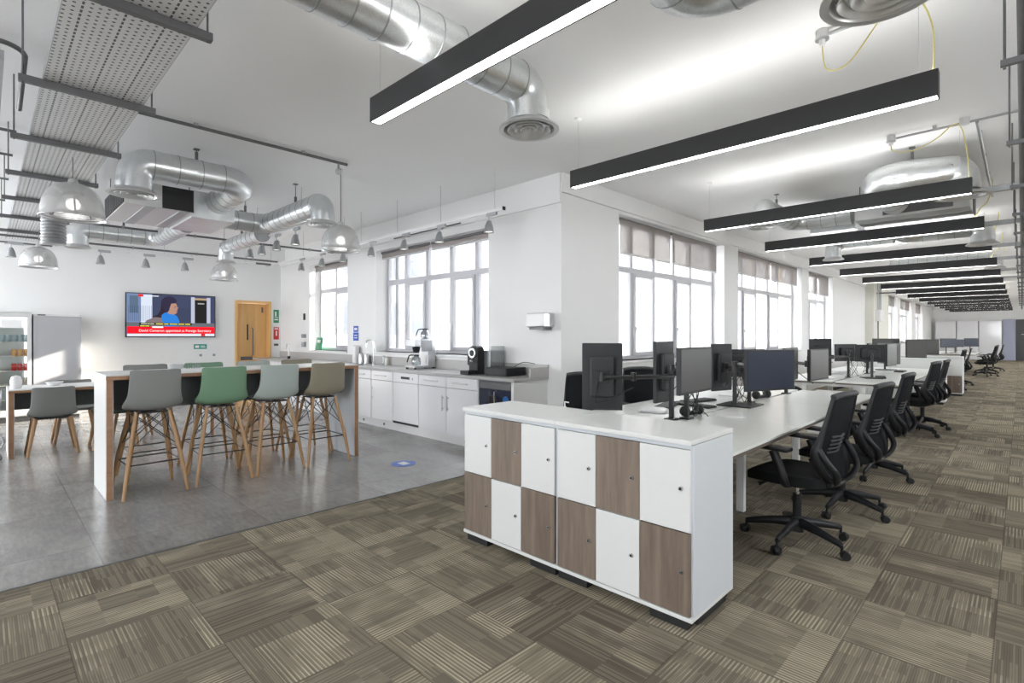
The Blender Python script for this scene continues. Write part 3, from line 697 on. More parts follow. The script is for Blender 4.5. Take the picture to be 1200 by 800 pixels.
# office right cable tray, pipes
t = thing('basket_cable_tray', 'steel basket cable tray running down the right of the office ceiling', 'cable tray')
bm_ = MB()
for yy in range(0, 60): bm_.b2(.03, .43, 3 + yy * .55, 3.012 + yy * .55, 2.86, 2.872)
for xx in (.03, .13, .23, .33, .43): bm_.b2(xx - .003, xx + .003, 2.6, 38, 2.855, 2.861)
for zz in (2.9, 2.94): bm_.b2(.027, .033, 2.6, 38, zz, zz + .006)
bm_.build('wire_basket', M['galv'], t)
for i in range(20):
    y = 3.55 + i * 1.5
    MB().b2(-.075, .5, y - .014, y + .014, 2.735, 2.765).build('support_strut', M['galvd'], t)
    MB().cyl((-.06, y, 2.72), (-.06, y, H), .006, n=8).build('drop_rod', M['galvd'], t)
tag(MB().cyl((.015, 1.2, 2.80), (.015, 38, 2.80), .030, n=16).build('sprinkler_pipe', M['galvd'], smooth=True), 'dark steel pipe running under the basket cable tray', 'pipe')
cb = MB()
for k, (x, z) in enumerate(((.10, 2.9), (.14, 2.9), (.18, 2.905), (.12, 2.93))): cb.cyl((x, 2.6, z), (x, 38, z), .014, n=8)
tag(cb.build('cable_bundle', M['cable'], smooth=True), 'bundle of dark cables lying in the basket tray', 'cables')['kind'] = 'stuff'
for i, (y, w) in enumerate(((7.6, 1.2), (9.9, 1.0), (12.4, 1.1), (14.5, 1.0), (17, 1.1), (19.3, 1.0))):
    tag(MB().b2(-.75, .03, y - .03, y + .03, 2.94, 3.0).build('cable_tray_branch', M['galv']), 'short steel tray branching left from the basket tray, %s from the camera' % (['first'] + ords)[i], 'cable tray', 'branches of the basket tray')

# ------------------------------------------------------------------ lockers
def cupboard(x0, y0, w, labels, feet, grp=None, plain=False):
    D = .485; z0 = .045
    t = thing('locker_cabinet', labels, 'locker', (x0, y0, 0), 0, grp or 'locker cabinets at the end of the first desk bench')
    c = MB()
    c.b2(0, .018, .02, D, z0 + .02, .88); c.b2(w - .018, w, .02, D, z0 + .02, .88); c.b2(.018, w - .018, D - .018, D, z0 + .02, .88)
    c.b2(.018, w - .018, .02, D - .018, .462, .472); c.b2(.018, w - .018, .021, .03, .858, .88)
    c.build('carcass', M['lamside'], t, bevel=.002)
    MB().b2(0, w, 0, D, z0, z0 + .02).build('base_panel', M['lamw'], t, bevel=.002)
    MB().b2(0, w, -.01, D + .002, .882, .906).build('top_panel', M['lamw'], t, bevel=.003)
    for xx in feet: MB().b2(xx, xx + .20, .01, .075, 0, z0).build('foot', M['dark'], t, bevel=.002)
    for xx in feet: MB().b2(xx, xx + .20, D - .075, D - .01, 0, z0).build('foot', M['dark'], t, bevel=.002)
    if x0 > -2: MB().b2(w - .06, w - .006, .08, D - .08, .006, z0).build('side_plinth', M['dark'], t, bevel=.002)
    dw = (w - .02) / 3
    for r in range(2):
        for k in range(3):
            x = .010 + k * dw; a, b = ((.468, .858), (.070, .462))[r]
            wood = (r + k) % 2 == 1 if not plain else False
            d = MB().b2(x + .0015, x + dw - .0015, 0, .018, a, b).build('door', M['oakdark'] if wood else M['lamw'], t, bevel=.0012, label='grey oak effect locker door' if wood else 'white locker door')
            lx = x + dw * .83; lz = a + (b - a) * .52
            MB().cyl((lx, .002, lz), (lx, -.008, lz), .011, .010, n=20).build('lock', M['steel'], d, smooth=True)
            kk = MB().cyl((lx, -.007, lz), (lx, -.011, lz), .0055, n=12); kk.build('keyhole', M['dark'], d)
    return t
cupboard(-2.756, 2.33, .826, 'white and oak chequered locker cabinet on the kitchen side of the pair', (.03, .615))
cupboard(-1.929, 2.33, .826, 'white and oak chequered locker cabinet on the chair side of the pair', (.012, .60))
# far lockers
def plain_cupboard(x0, x1, y0, y1, h, label):
    t = thing('storage_cabinet', label, 'cabinet', (x0, y0, 0), 0, 'white cabinets between the far desk benches')
    w = x1 - x0; d = y1 - y0
    MB().b2(0, w, 0, d, .05, h - .025).build('carcass', M['lamw'], t, bevel=.003); MB().b2(-.005, w + .005, -.005, d + .005, h - .025, h).build('top_panel', M['lamw'], t, bevel=.003)
    MB().b2(.03, w - .03, .03, d - .03, 0, .05).build('plinth', M['dark'], t)
    return t
plain_cupboard(-2.75, -1.1, 13.55, 14.03, .92, 'white backed cabinet closing the end of the second desk bench')
pc = cupboard(-1.80, 15.8, .83, 'chequered locker cabinet beyond the second desk bench, on the aisle side', (.03, .62), 'far chequered locker cabinets')
cupboard(-2.64, 15.8, .83, 'chequered locker cabinet beyond the second desk bench, on the window side', (.03, .62), 'far chequered locker cabinets')

# ------------------------------------------------------------------ desks
DX0, DX1, DM = -2.755, -1.17, -1.96
def desk_bench(y0, n, w, tops_label, grp, near_end=True):
    """each pair of desks is one bench bay, separate tops are parts"""
    t = thing('desk_bench', tops_label, 'desk', (0, y0, 0), 0, 'white double sided desk benches')
    L = n * w
    for k in range(n):
        a, b = k * w + .003, (k + 1) * w - .003
        for x0, x1 in ((DX0, DM - .02), (DM + .02, DX1)):
            d = MB().b2(x0, x1, a, b, .712, .728).build('desk_top', M['desk'], t, bevel=.002)
            MB().b2(x0 + .001, x1 - .001, a + .001, b - .001, .692, .712).build('ply_edge', M['ply'], d)
    tr = MB().b2(DM - .015, DM + .015, .05, L - .05, .60, .63).build('cable_channel', M['dark'], t)
    fr = MB()
    for k in range(n + 1):
        yy = min(max(k * w, .06), L - .06)
        fr.b2(DX0 + .1, DX1 - .1, yy - .02, yy + .02, .655, .692)
    fr.b2(DX0 + .42, DX0 + .46, .06, L - .06, .65, .69); fr.b2(DX1 - .46, DX1 - .42, .06, L - .06, .65, .69)
    fr.build('frame', M['lamw'], t, bevel=.003)
    for k in range(n + 1):
        yy = min(max(k * w, .06), L - .06)
        for xx in (DX0 + .40, DX1 - .43): MB().b2(xx - .03, xx + .03, yy - .025, yy + .025, 0, .66).build('leg', M['lamw'], t, bevel=.004)
    return t
desk_bench(2.825, 3, 1.42, 'white double sided desk bench butting against the chequered lockers', 'a')
desk_bench(8.70, 3, 1.55, 'white double sided desk bench with its own gap after the first bench', 'a')
desk_bench(14.1, 1, 1.55, 'short white desk bench between the far cabinets', 'a')
desk_bench(16.7, 3, 1.5, 'white double sided desk bench behind the far lockers', 'a')
desk_bench(24.6, 3, 1.5, 'white double sided desk bench nearest the end wall', 'a')

# ------------------------------------------------------------------ office chair
def curve_pts(pts, n=6):
    pts = [Vector(p) for p in pts]; P = [pts[0]] + pts + [pts[-1]]; out = []
    for i in range(1, len(P) - 2):
        for k in range(n):
            t = k / n; a, b, c, d = P[i - 1], P[i], P[i + 1], P[i + 2]
            out.append(.5 * ((2 * b) + (c - a) * t + (2 * a - 5 * b + 4 * c - d) * t * t + (3 * b - a - 3 * c + d) * t ** 3))
    out.append(pts[-1]); return out
def make_office_chair(label, loc, rz, grp):
    t = thing('office_chair', label, 'chair', loc, rz, grp)
    st = MB()
    for k in range(5):
        a = 2 * PI * k / 5 + .35; c, s_ = math.cos(a), math.sin(a)
        st.tube([(c * .02, s_ * .02, .135), (c * .15, s_ * .15, .122), (c * .30, s_ * .30, .092), (c * .315, s_ * .315, .085)], [.036, .028, .020, .018], n=10, flat=.8)
    st.cyl((0, 0, .075), (0, 0, .175), .042, .034, n=20)
    st.build('star_base', M['black'], t, smooth=True)
    for k in range(5):
        a = 2 * PI * k / 5 + .35; c, s_ = math.cos(a) * .315, math.sin(a) * .315
        tw = a + .9 * (k % 3 - 1); ax, ay = -math.sin(tw), math.cos(tw); cx, cy = c + .018 * math.cos(tw), s_ + .018 * math.sin(tw)
        w = MB()
        for q in (-1, 1): w.cyl((cx + ax * q * .006, cy + ay * q * .006, .029), (cx + ax * q * .026, cy + ay * q * .026, .029), .029, .025, n=18)
        w.sph((cx, cy, .040), .022, (1, 1, .8), 12); w.cyl((c, s_, .05), (c, s_, .09), .009, n=10)
        w.build('caster', M['black'], t, smooth=True)
    g_ = MB().cyl((0, 0, .16), (0, 0, .33), .027, n=20); g_.build('gas_lift_sleeve', M['black'], t, smooth=True)
    MB().cyl((0, 0, .32), (0, 0, .41), .014, n=16).build('gas_lift_rod', M['chrome'], t, smooth=True)
    mc = MB().box((-.02, 0, .425), (.24, .15, .05)); mc.tube([(0, -.07, .42), (.05, -.22, .415), (.07, -.25, .40)], [.007, .007, .016], n=8); mc.tube([(.08, .07, .42), (.13, .18, .41), (.16, .21, .395)], [.007, .007, .016], n=8)
    mc.build('tilt_mechanism', M['black'], t, bevel=.01)
    # seat cushion
    def seat(u, v, z0, z1):
        pass
    sb = MB(); N = 14
    def prof(i, j, top):
        u = i / N * 2 - 1; v = j / N * 2 - 1
        sx = math.copysign(abs(u) ** .9, u); sy = math.copysign(abs(v) ** .9, v)
        rr = (abs(u) ** 4 + abs(v) ** 4) ** .25; m_ = max(abs(u), abs(v)); k = m_ / rr if rr > 1e-6 else 1
        x = .02 + .255 * u * k; y = .245 * v * k * (1.0 - .06 * (u < 0) * abs(u))
        edge = m_ ** 6
        z = (.508 - .024 * edge + .012 * abs(v) ** 2 - (.028 * max(0, u) ** 3)) if top else (.412 + .022 * edge - (.012 * max(0, u) ** 3))
        return Vector((x, y, z))
    V = {}
    for top in (0, 1):
        for i in range(N + 1):
            for j in range(N + 1):
                if not top and (i in (0, N) or j in (0, N)) and False: continue
                V[top, i, j] = sb.bm.verts.new(prof(i, j, top))
    for i in range(N):
        for j in range(N):
            sb.bm.faces.new((V[1, i, j], V[1, i + 1, j], V[1, i + 1, j + 1], V[1, i, j + 1])); sb.bm.faces.new((V[0, i, j], V[0, i, j + 1], V[0, i + 1, j + 1], V[0, i + 1, j]))
    loop = [(i, 0) for i in range(N)] + [(N, j) for j in range(N)] + [(i, N) for i in range(N, 0, -1)] + [(0, j) for j in range(N, 0, -1)]
    for a, b in zip(loop, loop[1:] + loop[:1]): sb.bm.faces.new((V[1, a[0], a[1]], V[1, b[0], b[1]], V[0, b[0], b[1]], V[0, a[0], a[1]]))
    sb.build('seat', M['seatf'], t, smooth=True)
    # back frame
    prof_ = [(-.290, 1.02), (-.283, .985), (-.255, .86), (-.222, .735), (-.200, .655), (-.222, .56), (-.250, .485), (-.235, .45)]
    hw = [.180, .190, .205, .218, .224, .200, .13, .09]
    fb = MB()
    for s_ in (-1, 1):
        pts = curve_pts([(x, s_ * w, z) for (x, z), w in zip(prof_, hw)])
        n = len(pts); rr = [.012 + .022 * math.exp(-((i / n - .62) / .22) ** 2) for i in range(n)]
        fb.tube(pts, rr, n=12, flat=.55)
        py = curve_pts([(-.212, s_ * .222, .70), (-.262, s_ * .215, .62), (-.300, s_ * .17, .545), (-.275, s_ * .10, .475), (-.19, s_ * .05, .435), (-.08, s_ * .035, .42)])
        fb.tube(py, .021, n=10, flat=.7)
    fb.build('back_frame', M['black'], t, smooth=True)
    tb = MB().tube(curve_pts([(-.290, -.182, 1.02), (-.306, -.10, 1.030), (-.312, 0, 1.032), (-.306, .10, 1.030), (-.290, .182, 1.02)]), [.019] * 25, n=12)
    tb.build('top_rail', M['lumbar'], t, smooth=True)
    lb = MB().tube(curve_pts([(-.245, -.13, .46), (-.262, 0, .455), (-.245, .13, .46)]), .017, n=10); lb.build('lower_rail', M['black'], t, smooth=True)
    pp = curve_pts([(x, w, z) for (x, z), w in zip(prof_[:7], hw[:7])], 4)
    def mesh(u, v):
        q = v * (len(pp) - 1); i = min(int(q), len(pp) - 2); p = pp[i].lerp(pp[i + 1], q - i); s_ = u * 2 - 1
        return Vector((p.x - .018 * (1 - s_ * s_), s_ * p.y, p.z))
    MB().grid(mesh, 10, 24).build('mesh_back', M['mesh'], t, smooth=True, solid=.004)
    lu = MB()
    for k in range(5):
        z = .655 + k * .026; x = -.225 - (z - .655) * .30 - .012
        lu.tube(curve_pts([(x + .018, -.10, z), (x, 0, z), (x + .018, .10, z)], 4), .0065, n=6)
    lu.build('lumbar_support', M['lumbar'], t, smooth=True)
    for s_ in (-1, 1):
        ar = MB().tube(curve_pts([(-.03, s_ * .12, .425), (-.03, s_ * .22, .43), (-.035, s_ * .275, .47), (-.01, s_ * .285, .56), (.03, s_ * .285, .655)]), [.018] * 8 + [.022] * 17, n=10, flat=1.35)
        a_ = ar.build('armrest', M['black'], t, smooth=True)
        MB().box((.045, s_ * .285, .672), (.25, .09, .026)).build('arm_pad', M['black'], a_, bevel=.011, seg=3)
    return t
CG = 'black mesh backed office chairs'
ch = make_office_chair('black mesh office chair nearest the chequered lockers', (-1.09, 3.88, 0), R(173), CG)
for x, y, rz, lb in [(-1.03, 4.84, 172, 'black mesh office chair second along the first bench aisle side'),
                     (-1.06, 6.25, 174, 'black mesh office chair third along the first bench aisle side'),
                     (-1.12, 9.25, 170, 'black mesh office chair first along the second bench aisle side'),
                     (-1.08, 10.05, 176, 'black mesh office chair close behind the first one at the second bench'),
                     (-1.32, 17.55, 172, 'black mesh office chair beside the far chequered lockers'),
                     (-1.30, 19.4, 184, 'black mesh office chair one seat beyond the far lockers'),
                     (-.90, 24.2, 190, 'black mesh office chair pushed to the near end of the last bench'),
                     (-.92, 26.3, 172, 'black mesh office chair second along the last bench'),
                     (-.8, 28.0, 178, 'black mesh office chair in the middle of the last bench'),
                     (-2.80, 3.90, -42, 'black mesh office chair behind the upright monitor by the kitchen corner'),
                     (-2.84, 5.02, -35, 'black mesh office chair on the window side of the first bench'),
                     (-3.0, 9.9, 5, 'black mesh office chair on the window side of the second bench')]:
    dup(ch, (x, y, 0), R(rz), lb)

# ------------------------------------------------------------------ monitors
def monitor(x, y, z, w, h, az, label, scr='screen_g', back='monback', arm_to=None, stand=False):
    """centre x,y,z ; az = azimuth the screen faces (deg)"""
    t = thing('computer_monitor', label, 'monitor', (x, y, 0), R(az), 'computer monitors on the desks')
    MB().b2(-.018, .012, -w / 2, w / 2, z - h / 2, z + h / 2).build('monitor_casing', M[back], t, bevel=.005)
    MB().b2(.0125, .0145, -w / 2 + .012, w / 2 - .012, z - h / 2 + .018, z + h / 2 - .012).build('screen', M[scr], t)
    bb = MB(); bb.box((-.035, 0, z), (.05, w * .62, h * .62)); bb.build('rear_housing', M[back], t, bevel=.018, seg=3)
    MB().b2(-.075, -.055, -.05, .05, z - .05, z + .05).build('vesa_plate', M['blackm'], t, bevel=.003)
    if arm_to:
        ax, ay = arm_to; c, s_ = math.cos(-R(az)), math.sin(-R(az)); dx, dy = ax - x, ay - y
        lx, ly = dx * c - dy * s_, dx * s_ + dy * c
        a = MB().tube([(-.07, 0, z), (-.11, 0, z)], .018, n=10)
        mx, my = -.11 + (lx + .11) * .5 - .03, ly * .5 + .04
        a.tube([(-.11, 0, z), (mx, my, z), (lx, ly, z)], .017, n=10, flat=1.3)
        for px, py in ((-.11, 0), (mx, my)): a.cyl((px, py, z - .03), (px, py, z + .035), .022, n=14)
        a.build('monitor_arm', M['blackm'], t, smooth=True)
        MB().tube(curve_pts([(-.07, .03, z - .04), (-.12, .05, z - .14), (-.06, .02, z - .20), (mx, my, z - .08)]), .004, n=6).build('monitor_cable', M['cable'], t, smooth=True)
    if stand:
        s2 = MB().tube([(-.07, 0, z), (-.10, 0, z - .02), (-.10, 0, .745)], .018, n=10); s2.b2(-.2, .06, -.12, .12, .7285, .742); s2.build('stand', M['blackm'], t, smooth=True)
    return t
MON = [
 (-2.38, 3.45, 1.075, .315, .53, 125, 'upright monitor seen from behind, nearest the kitchen corner', 'screen_g', 'monback', (-1.98, 3.86)),
 (-2.20, 4.10, 1.09, .31, .52, 180, 'upright monitor seen from behind beside the first arm posts', 'screen_g', 'monback', (-1.98, 3.98)),
 (-1.62, 3.47, 1.16, .53, .315, 2, 'wide dark grey monitor facing the nearest chair', 'screen_g', 'monback', (-1.94, 3.88)),
 (-1.42, 4.36, 1.125, .53, .32, -22, 'wide monitor with a blue tinted blank screen', 'screen_b', 'monback', (-1.94, 5.1)),
 (-2.30, 5.55, 1.06, .31, .50, 165, 'upright monitor seen from behind left of the cable draped post', 'screen_g', 'monback', (-1.98, 5.16)),
 (-2.32, 6.15, 1.08, .53, .32, 130, 'monitor mostly hidden behind the blue tinted one', 'screen_g', 'monback', (-1.98, 5.4)),
 (-1.60, 5.50, 1.12, .53, .32, 5, 'pale grey monitor just right of the blue tinted one', 'screen_g', 'monback2', (-1.94, 5.4)),
 (-1.50, 6.06, 1.10, .53, .32, -4, 'last grey monitor at the far end of the first bench', 'screen_g', 'monback', (-1.94, 6.5)),
 (-2.28, 9.30, 1.06, .31, .58, 115, 'tall dark monitor at the start of the second bench', 'screen_g', 'monback', (-1.98, 9.7)),
 (-1.72, 9.85, 1.12, .42, .27, 118, 'wide monitor seen from behind at the second bench', 'screen_g', 'monback', None),
 (-1.85, 10.6, 1.06, .53, .42, 5, 'slim monitor in the middle of the second bench', 'screen_g', 'monback', (-1.94, 10.9)),
 (-1.68, 11.5, 1.05, .50, .40, -8, 'grey monitor towards the far end of the second bench', 'screen_g', 'monback', (-1.94, 11.3)),
 (-2.35, 11.3, 1.08, .50, .32, 150, 'dark monitor on the window side of the second bench', 'screen_g', 'monback', (-1.98, 11.3)),
 (-1.85, 12.4, 1.05, .45, .40, 60, 'pale backed monitor at the far end of the second bench', 'screen_g', 'monback2', None),
 (-1.70, 14.8, 1.10, .50, .42, -40, 'large dark monitor behind the white backed cabinet', 'screen_g', 'monback', None),
 (-2.25, 14.7, 1.13, .55, .40, -60, 'wide dark monitor on the window side behind the white backed cabinet', 'screen_g', 'monback', None),
 (-1.75, 17.3, 1.10, .50, .40, -60, 'dark monitor above the far lockers', 'screen_g', 'monback', None),
 (-1.95, 18.6, 1.06, .45, .34, -50, 'blue tinted monitor on the third bench', 'screen_b', 'monback', None),
 (-1.95, 25.2, 1.12, .55, .34, -50, 'bluish monitor on the window side of the last bench', 'screen_b', 'monback', None),
 (-1.80, 26.7, 1.10, .50, .30, -50, 'bluish monitor in the middle of the last bench', 'screen_b', 'monback', None),
 (-1.45, 28.2, 1.12, .5, .34, -60, 'wide bluish monitor on the aisle side of the last bench', 'screen_b', 'monback', None),
]
for m_ in MON:
    x, y, z, w, h, az, lb, sc_, bk, arm = m_
    monitor(x, y, z, w, h, az, lb, sc_, bk, arm, stand=arm is None)
# arm posts on the centre line
def post(x, y, h, label, plate=None):
    t = thing('monitor_post', label, 'monitor post', (x, y, .729), 0, 'black monitor posts on the desk centre line')
    MB().box((0, 0, h / 2), (.034, .034, h)).build('post_column', M['blackm'], t, bevel=.006)
    MB().cyl((0, 0, h - .03), (0, 0, h + .02), .028, n=16).build('post_collar', M['blackm'], t, smooth=True)
    if plate: MB().b2(*plate, 0, .014).build('base_plate', M['blackm'], t, bevel=.005)
    else: MB().b2(-.04, .04, -.05, .05, 0, .012).build('desk_clamp', M['blackm'], t, bevel=.003)
PG = [(-2.0, 3.86, .42, 'left post of the first monitor arm pair'), (-1.93, 3.98, .40, 'right post of the first monitor arm pair'), (-1.99, 5.12, .40, 'left post of the second monitor arm pair'), (-1.94, 5.36, .40, 'right post of the second monitor arm pair'),
      (-1.94, 6.5, .40, 'single post near the far end of the first bench'), (-1.98, 9.72, .42, 'left post at the start of the second bench'), (-1.94, 10.9, .4, 'post in the middle of the second bench'), (-1.94, 11.35, .4, 'right post on the second bench')]
for i, (x, y, h, lb) in enumerate(PG): post(x, y, h, lb, (-.10, .22, -.20, .16) if i == 2 else None)
def hang_cables(x, y, lb):
    mb = MB()
    for k in range(7):
        a, b, c = [random.uniform(-.09, .09) for _ in range(3)]; z = random.uniform(1.0, 1.12)
        mb.tube(curve_pts([(x + a * .3, y + b * .3, z), (x + a, y + b, .95), (x + b * .6, y + c, .83), (x + c, y + a, .745)], 5), .0035, n=6)
    o = tag(mb.build('cable_tangle', M['cable'], smooth=True), lb, 'cables'); o['kind'] = 'stuff'
hang_cables(-1.96, 5.24, 'loose black cables hanging between the second arm posts'); hang_cables(-1.9, 4.08, 'loose black cables at the foot of the first arm posts')
hang_cables(-1.95, 11.1, 'loose black cables hanging between the second bench posts'); hang_cables(-1.95, 9.85, 'loose black cables at the near end of the second bench')
# desk phones / headset pods / keyboards / papers
def keyboard(x, y, rz, label):
    t = thing('keyboard', label, 'keyboard', (x, y, .729), R(rz), 'black keyboards on the desks')
    MB().box((0, 0, .008), (.14, .44, .014)).build('keyboard_base', M['black'], t, bevel=.004)
    k = MB()
    for i in range(5):
        for j in range(15): k.box((-.055 + i * .026, -.2 + j * .0285, .018), (.021, .024, .006))
    k.build('keys', M['monback'], t)
keyboard(-2.40, 4.55, 14, 'black keyboard on the window side of the first bench'); keyboard(-2.35, 5.1, -10, 'black keyboard lying behind the second arm posts')
keyboard(-2.25, 4.75, 80, 'black keyboard beside the grey monitor near the second arm posts'); keyboard(-1.6, 10.0, 10, 'black keyboard at the near end of the second bench'); keyboard(-1.6, 11.9, 0, 'black keyboard towards the far end of the second bench')
def pods(x, y, rz, label):
    t = thing('desk_speaker', label, 'speaker', (x, y, .729), R(rz), 'black desk speakers')
    MB().sph((0, -.095, .043), .044, (1, 1, 1)).build('speaker_pod', M['black'], t, smooth=True); MB().sph((0, .095, .043), .044, (1, 1, 1)).build('speaker_pod', M['black'], t, smooth=True)
    MB().box((-.01, 0, .02), (.06, .19, .03)).build('speaker_base', M['black'], t, bevel=.01)
pods(-1.98, 4.18, -10, 'pair of rounded black speaker pods below the grey monitor'); pods(-1.98, 5.82, -15, 'pair of rounded black speaker pods below the blue tinted monitor')
def paper(x, y, rz, label, n=1, m='white'):
    mb = MB()
    for k in range(n): mb.box((x + random.uniform(-.01, .01), y + random.uniform(-.01, .01), .7305 + k * .003), (.21, .297, .003), rz=R(rz + k * 3))
    tag(mb.build('paper_stack', M[m]), label, 'paper', 'paper stacks on the desks')
paper(-2.35, 4.2, 15, 'stack of white paper under the window side monitors', 6); paper(-1.75, 4.42, 20, 'white papers beside the first speaker pods', 4); paper(-2.3, 10.4, 5, 'tall white paper stack on the second bench', 22); paper(-2.3, 5.9, -8, 'white papers on the window side near the second arm posts', 4)
paper(-2.2, 9.1, 30, 'white papers at the near end of the second bench', 8)
# bottle tip seen behind the locker top
t = thing('pump_bottle', 'small white pump bottle behind the locker top', 'bottle', (-2.32, 2.90, .729))
MB().lathe([(0, 0), (.03, 0), (.032, .01), (.032, .12), (.012, .15), (.012, .165), (0, .165)], n=20).build('bottle_body', M['white'], t, smooth=True)
MB().tube([(0, 0, .16), (0, 0, .20), (.035, 0, .198)], .005).build('pump', M['white'], t, smooth=True)

# under-desk pedestal bits visible between bench 1 and 2
t = thing('desk_pedestal', 'white drawer pedestal between the first and second bench', 'pedestal', (-1.95, 8.35, 0))
MB().b2(-.2, .2, -.25, .3, .03, .60).build('pedestal_body', M['lamw'], t, bevel=.004)
for k in range(3): d = MB().b2(-.195, .195, -.27, -.252, .05 + k * .185, .22 + k * .185).build('drawer', M['lamw'], t, bevel=.003); MB().b2(-.05, .05, -.28, -.27, .13 + k * .185, .14 + k * .185).build('handle', M['steel'], d)

# ------------------------------------------------------------------ bar table
def bar_table(x0, x1, y0, y1, h, label, thick=.045, apron=.30, panel=.05):
    t = thing('bar_table' if h > .9 else 'dining_table', label, 'table', (0, 0, 0))
    MB().b2(x0 + .006, x1 - .006, y0 + .006, y1 - .006, h - .012, h).build('table_top', M['lamw'], t, bevel=.002)
    MB().b2(x0, x1, y0, y1, h - thick, h - .012).build('top_edging', M['oakedge'], t, bevel=.002)
    for a, b, fl in ((y0, y0 + panel, -1), (y1 - panel, y1, 1)):
        p = MB().b2(x0 + .0, x1 - .0, a + .003, b - .003, 0, h - thick).build('end_panel', M['oakedge'], t, bevel=.002)
        MB().b2(x0 + .004, x1 - .004, (a - .001) if fl < 0 else b - .003, (a + .003) if fl < 0 else b + .001, .003, h - .001).build('panel_facing', M['lamw'], p)
        MB().b2(x0 + .004, x1 - .004, (b - .003) if fl < 0 else a - .001, (b + .001) if fl < 0 else a + .003, .003, h - thick - .001).build('panel_facing', M['lamside'], p)
    xm = (x0 + x1) / 2
    MB().b2(xm - .02, xm + .02, y0 + panel, y1 - panel, h - thick - apron, h - thick).build('apron', M['apron'], t, bevel=.002)
    return t
bar_table(-6.20, -5.53, .73, 3.075, 1.062, 'tall bar table with white top and oak edging', .045, .30)
bar_table(-8.87, -8.18, .20, 2.3, .78, 'low table with white top and oak edging behind the bar table', .04, .22)

def mid0(v): return math.exp(-((v - .45) / .14) ** 2)
def shell_mesh(zs, sc=1.0):
    prof = [(.215, .735), (.195, .752), (.10, .745), (-.02, .738), (-.12, .742), (-.180, .765), (-.212, .83), (-.228, .92), (-.240, 1.01), (-.250, 1.085), (-.252, 1.10)]
    pp = curve_pts([(x, 0, z) for x, z in prof], 3)
    def fn(u, v):
        q = v * (len(pp) - 1); i = min(int(q), len(pp) - 2); p = pp[i].lerp(pp[i + 1], q - i); s = u * 2 - 1
        vv = v
        hw = .200 + .030 * mid0(vv) - .010 * max(0, (vv - .6) / .4)
        # rounded corners at the top of the back and the front of the seat
        cut = 0
        if vv > .93: cut = ((vv - .93) / .07) ** 2 * .035
        if vv < .06: cut = ((.06 - vv) / .06) ** 2 * .03
        y = s * (hw - cut * abs(s))
        e = abs(s) ** 3.2
        seatness = max(0, min(1, (.62 - vv) / .2)); mid = math.exp(-((vv - .5) / .13) ** 2)
        z = p.z + e * (.018 * seatness + .038 * mid) ; x = p.x + e * (.028 * (1 - seatness) + .020 * mid)
        return Vector((x, y, z + zs))
    return MB().grid(fn, 14, 30)
def bar_stool(m, label, loc, rz, grp='bar stools around the tall table'):
    t = thing('bar_stool', label, 'stool', loc, rz, grp)
    shell_mesh(0).build('seat_shell', M[m], t, smooth=True, solid=.009, sub=1)
    for sx in (-1, 1):
        for sy in (-1, 1):
            MB().tube([(sx * .115, sy * .125, .72), (sx * .19, sy * .19, .35), (sx * .245, sy * .240, 0)], [.015, .019, .013], n=12).build('leg', M['leg'], t, smooth=True)
    w = MB()
    def L(z, sx, sy):
        k = (.72 - z) / .72; return (sx * (.115 + .13 * k), sy * (.125 + .115 * k), z)
    rg = [L(.28, -1, -1), L(.28, 1, -1), L(.28, 1, 1), L(.28, -1, 1)]
    for a, b in zip(rg, rg[1:] + rg[:1]): w.cyl(a, b, .006, n=6)
    for a, b in (((-1, -1), (1, -1)), ((1, -1), (1, 1)), ((1, 1), (-1, 1)), ((-1, 1), (-1, -1))):
        w.cyl(L(.70, *a), L(.42, *b), .004, n=6); w.cyl(L(.70, *b), L(.42, *a), .004, n=6)
    for a, b in zip([(-1, -1), (1, -1), (1, 1), (-1, 1)], [(1, -1), (1, 1), (-1, 1), (-1, -1)]): w.cyl(L(.715, *a), L(.715, *b), .006, n=6)
    for a, b in (((-1, -1), (1, 1)), ((1, -1), (-1, 1))): w.cyl(L(.715, *a), L(.715, *b), .006, n=6)
    w.build('wire_brace', M['blackm'], t, smooth=True)
    return t
st = {}
cols = [('sgrey', 'grey'), ('sgreen', 'sage green'), ('spale', 'pale grey'), ('skhaki', 'khaki')]
ysn = [1.06, 1.63, 2.135, 2.66]; ysf = [1.18, 1.70, 2.24, 2.74]
for i, (m_, cn) in enumerate(cols):
    st[i] = bar_stool(m_, '%s bar stool on the near side of the tall table' % cn, (-5.655, ysn[i], 0), PI + R((2, -3, 2, 0)[i]))
    dup(st[i], (-6.225, ysf[i] , 0), R((1, -2, 3, 0)[i]), '%s bar stool on the far side of the tall table' % cn)
def low_chair(m, label, loc, rz):
    t = thing('dining_chair', label, 'chair', loc, rz, 'low dining chairs around the low table')
    shell_mesh(-.30).build('seat_shell', M[m], t, smooth=True, solid=.009, sub=1)
    for sx in (-1, 1):
        for sy in (-1, 1):
            MB().tube([(sx * .14, sy * .155, .435), (sx * .195, sy * .225, 0)], [.024, .016], n=12).build('leg', M['leg'], t, smooth=True)
    MB().box((0, 0, .43), (.30, .33, .02)).build('seat_frame', M['blackm'], t, bevel=.004)
low_chair('sgrey', 'grey low chair facing the low table from the bar table side', (-8.28, .58, 0), PI)
low_chair('sgreen', 'sage green low chair partly hidden by the bar table end panel', (-8.25, 1.17, 0), PI)
low_chair('sgrey', 'grey low chair on the fridge side of the low table', (-8.95, .86, 0), 0)
low_chair('sgreen', 'sage green low chair on the fridge side of the low table', (-8.95, 1.45, 0), 0)
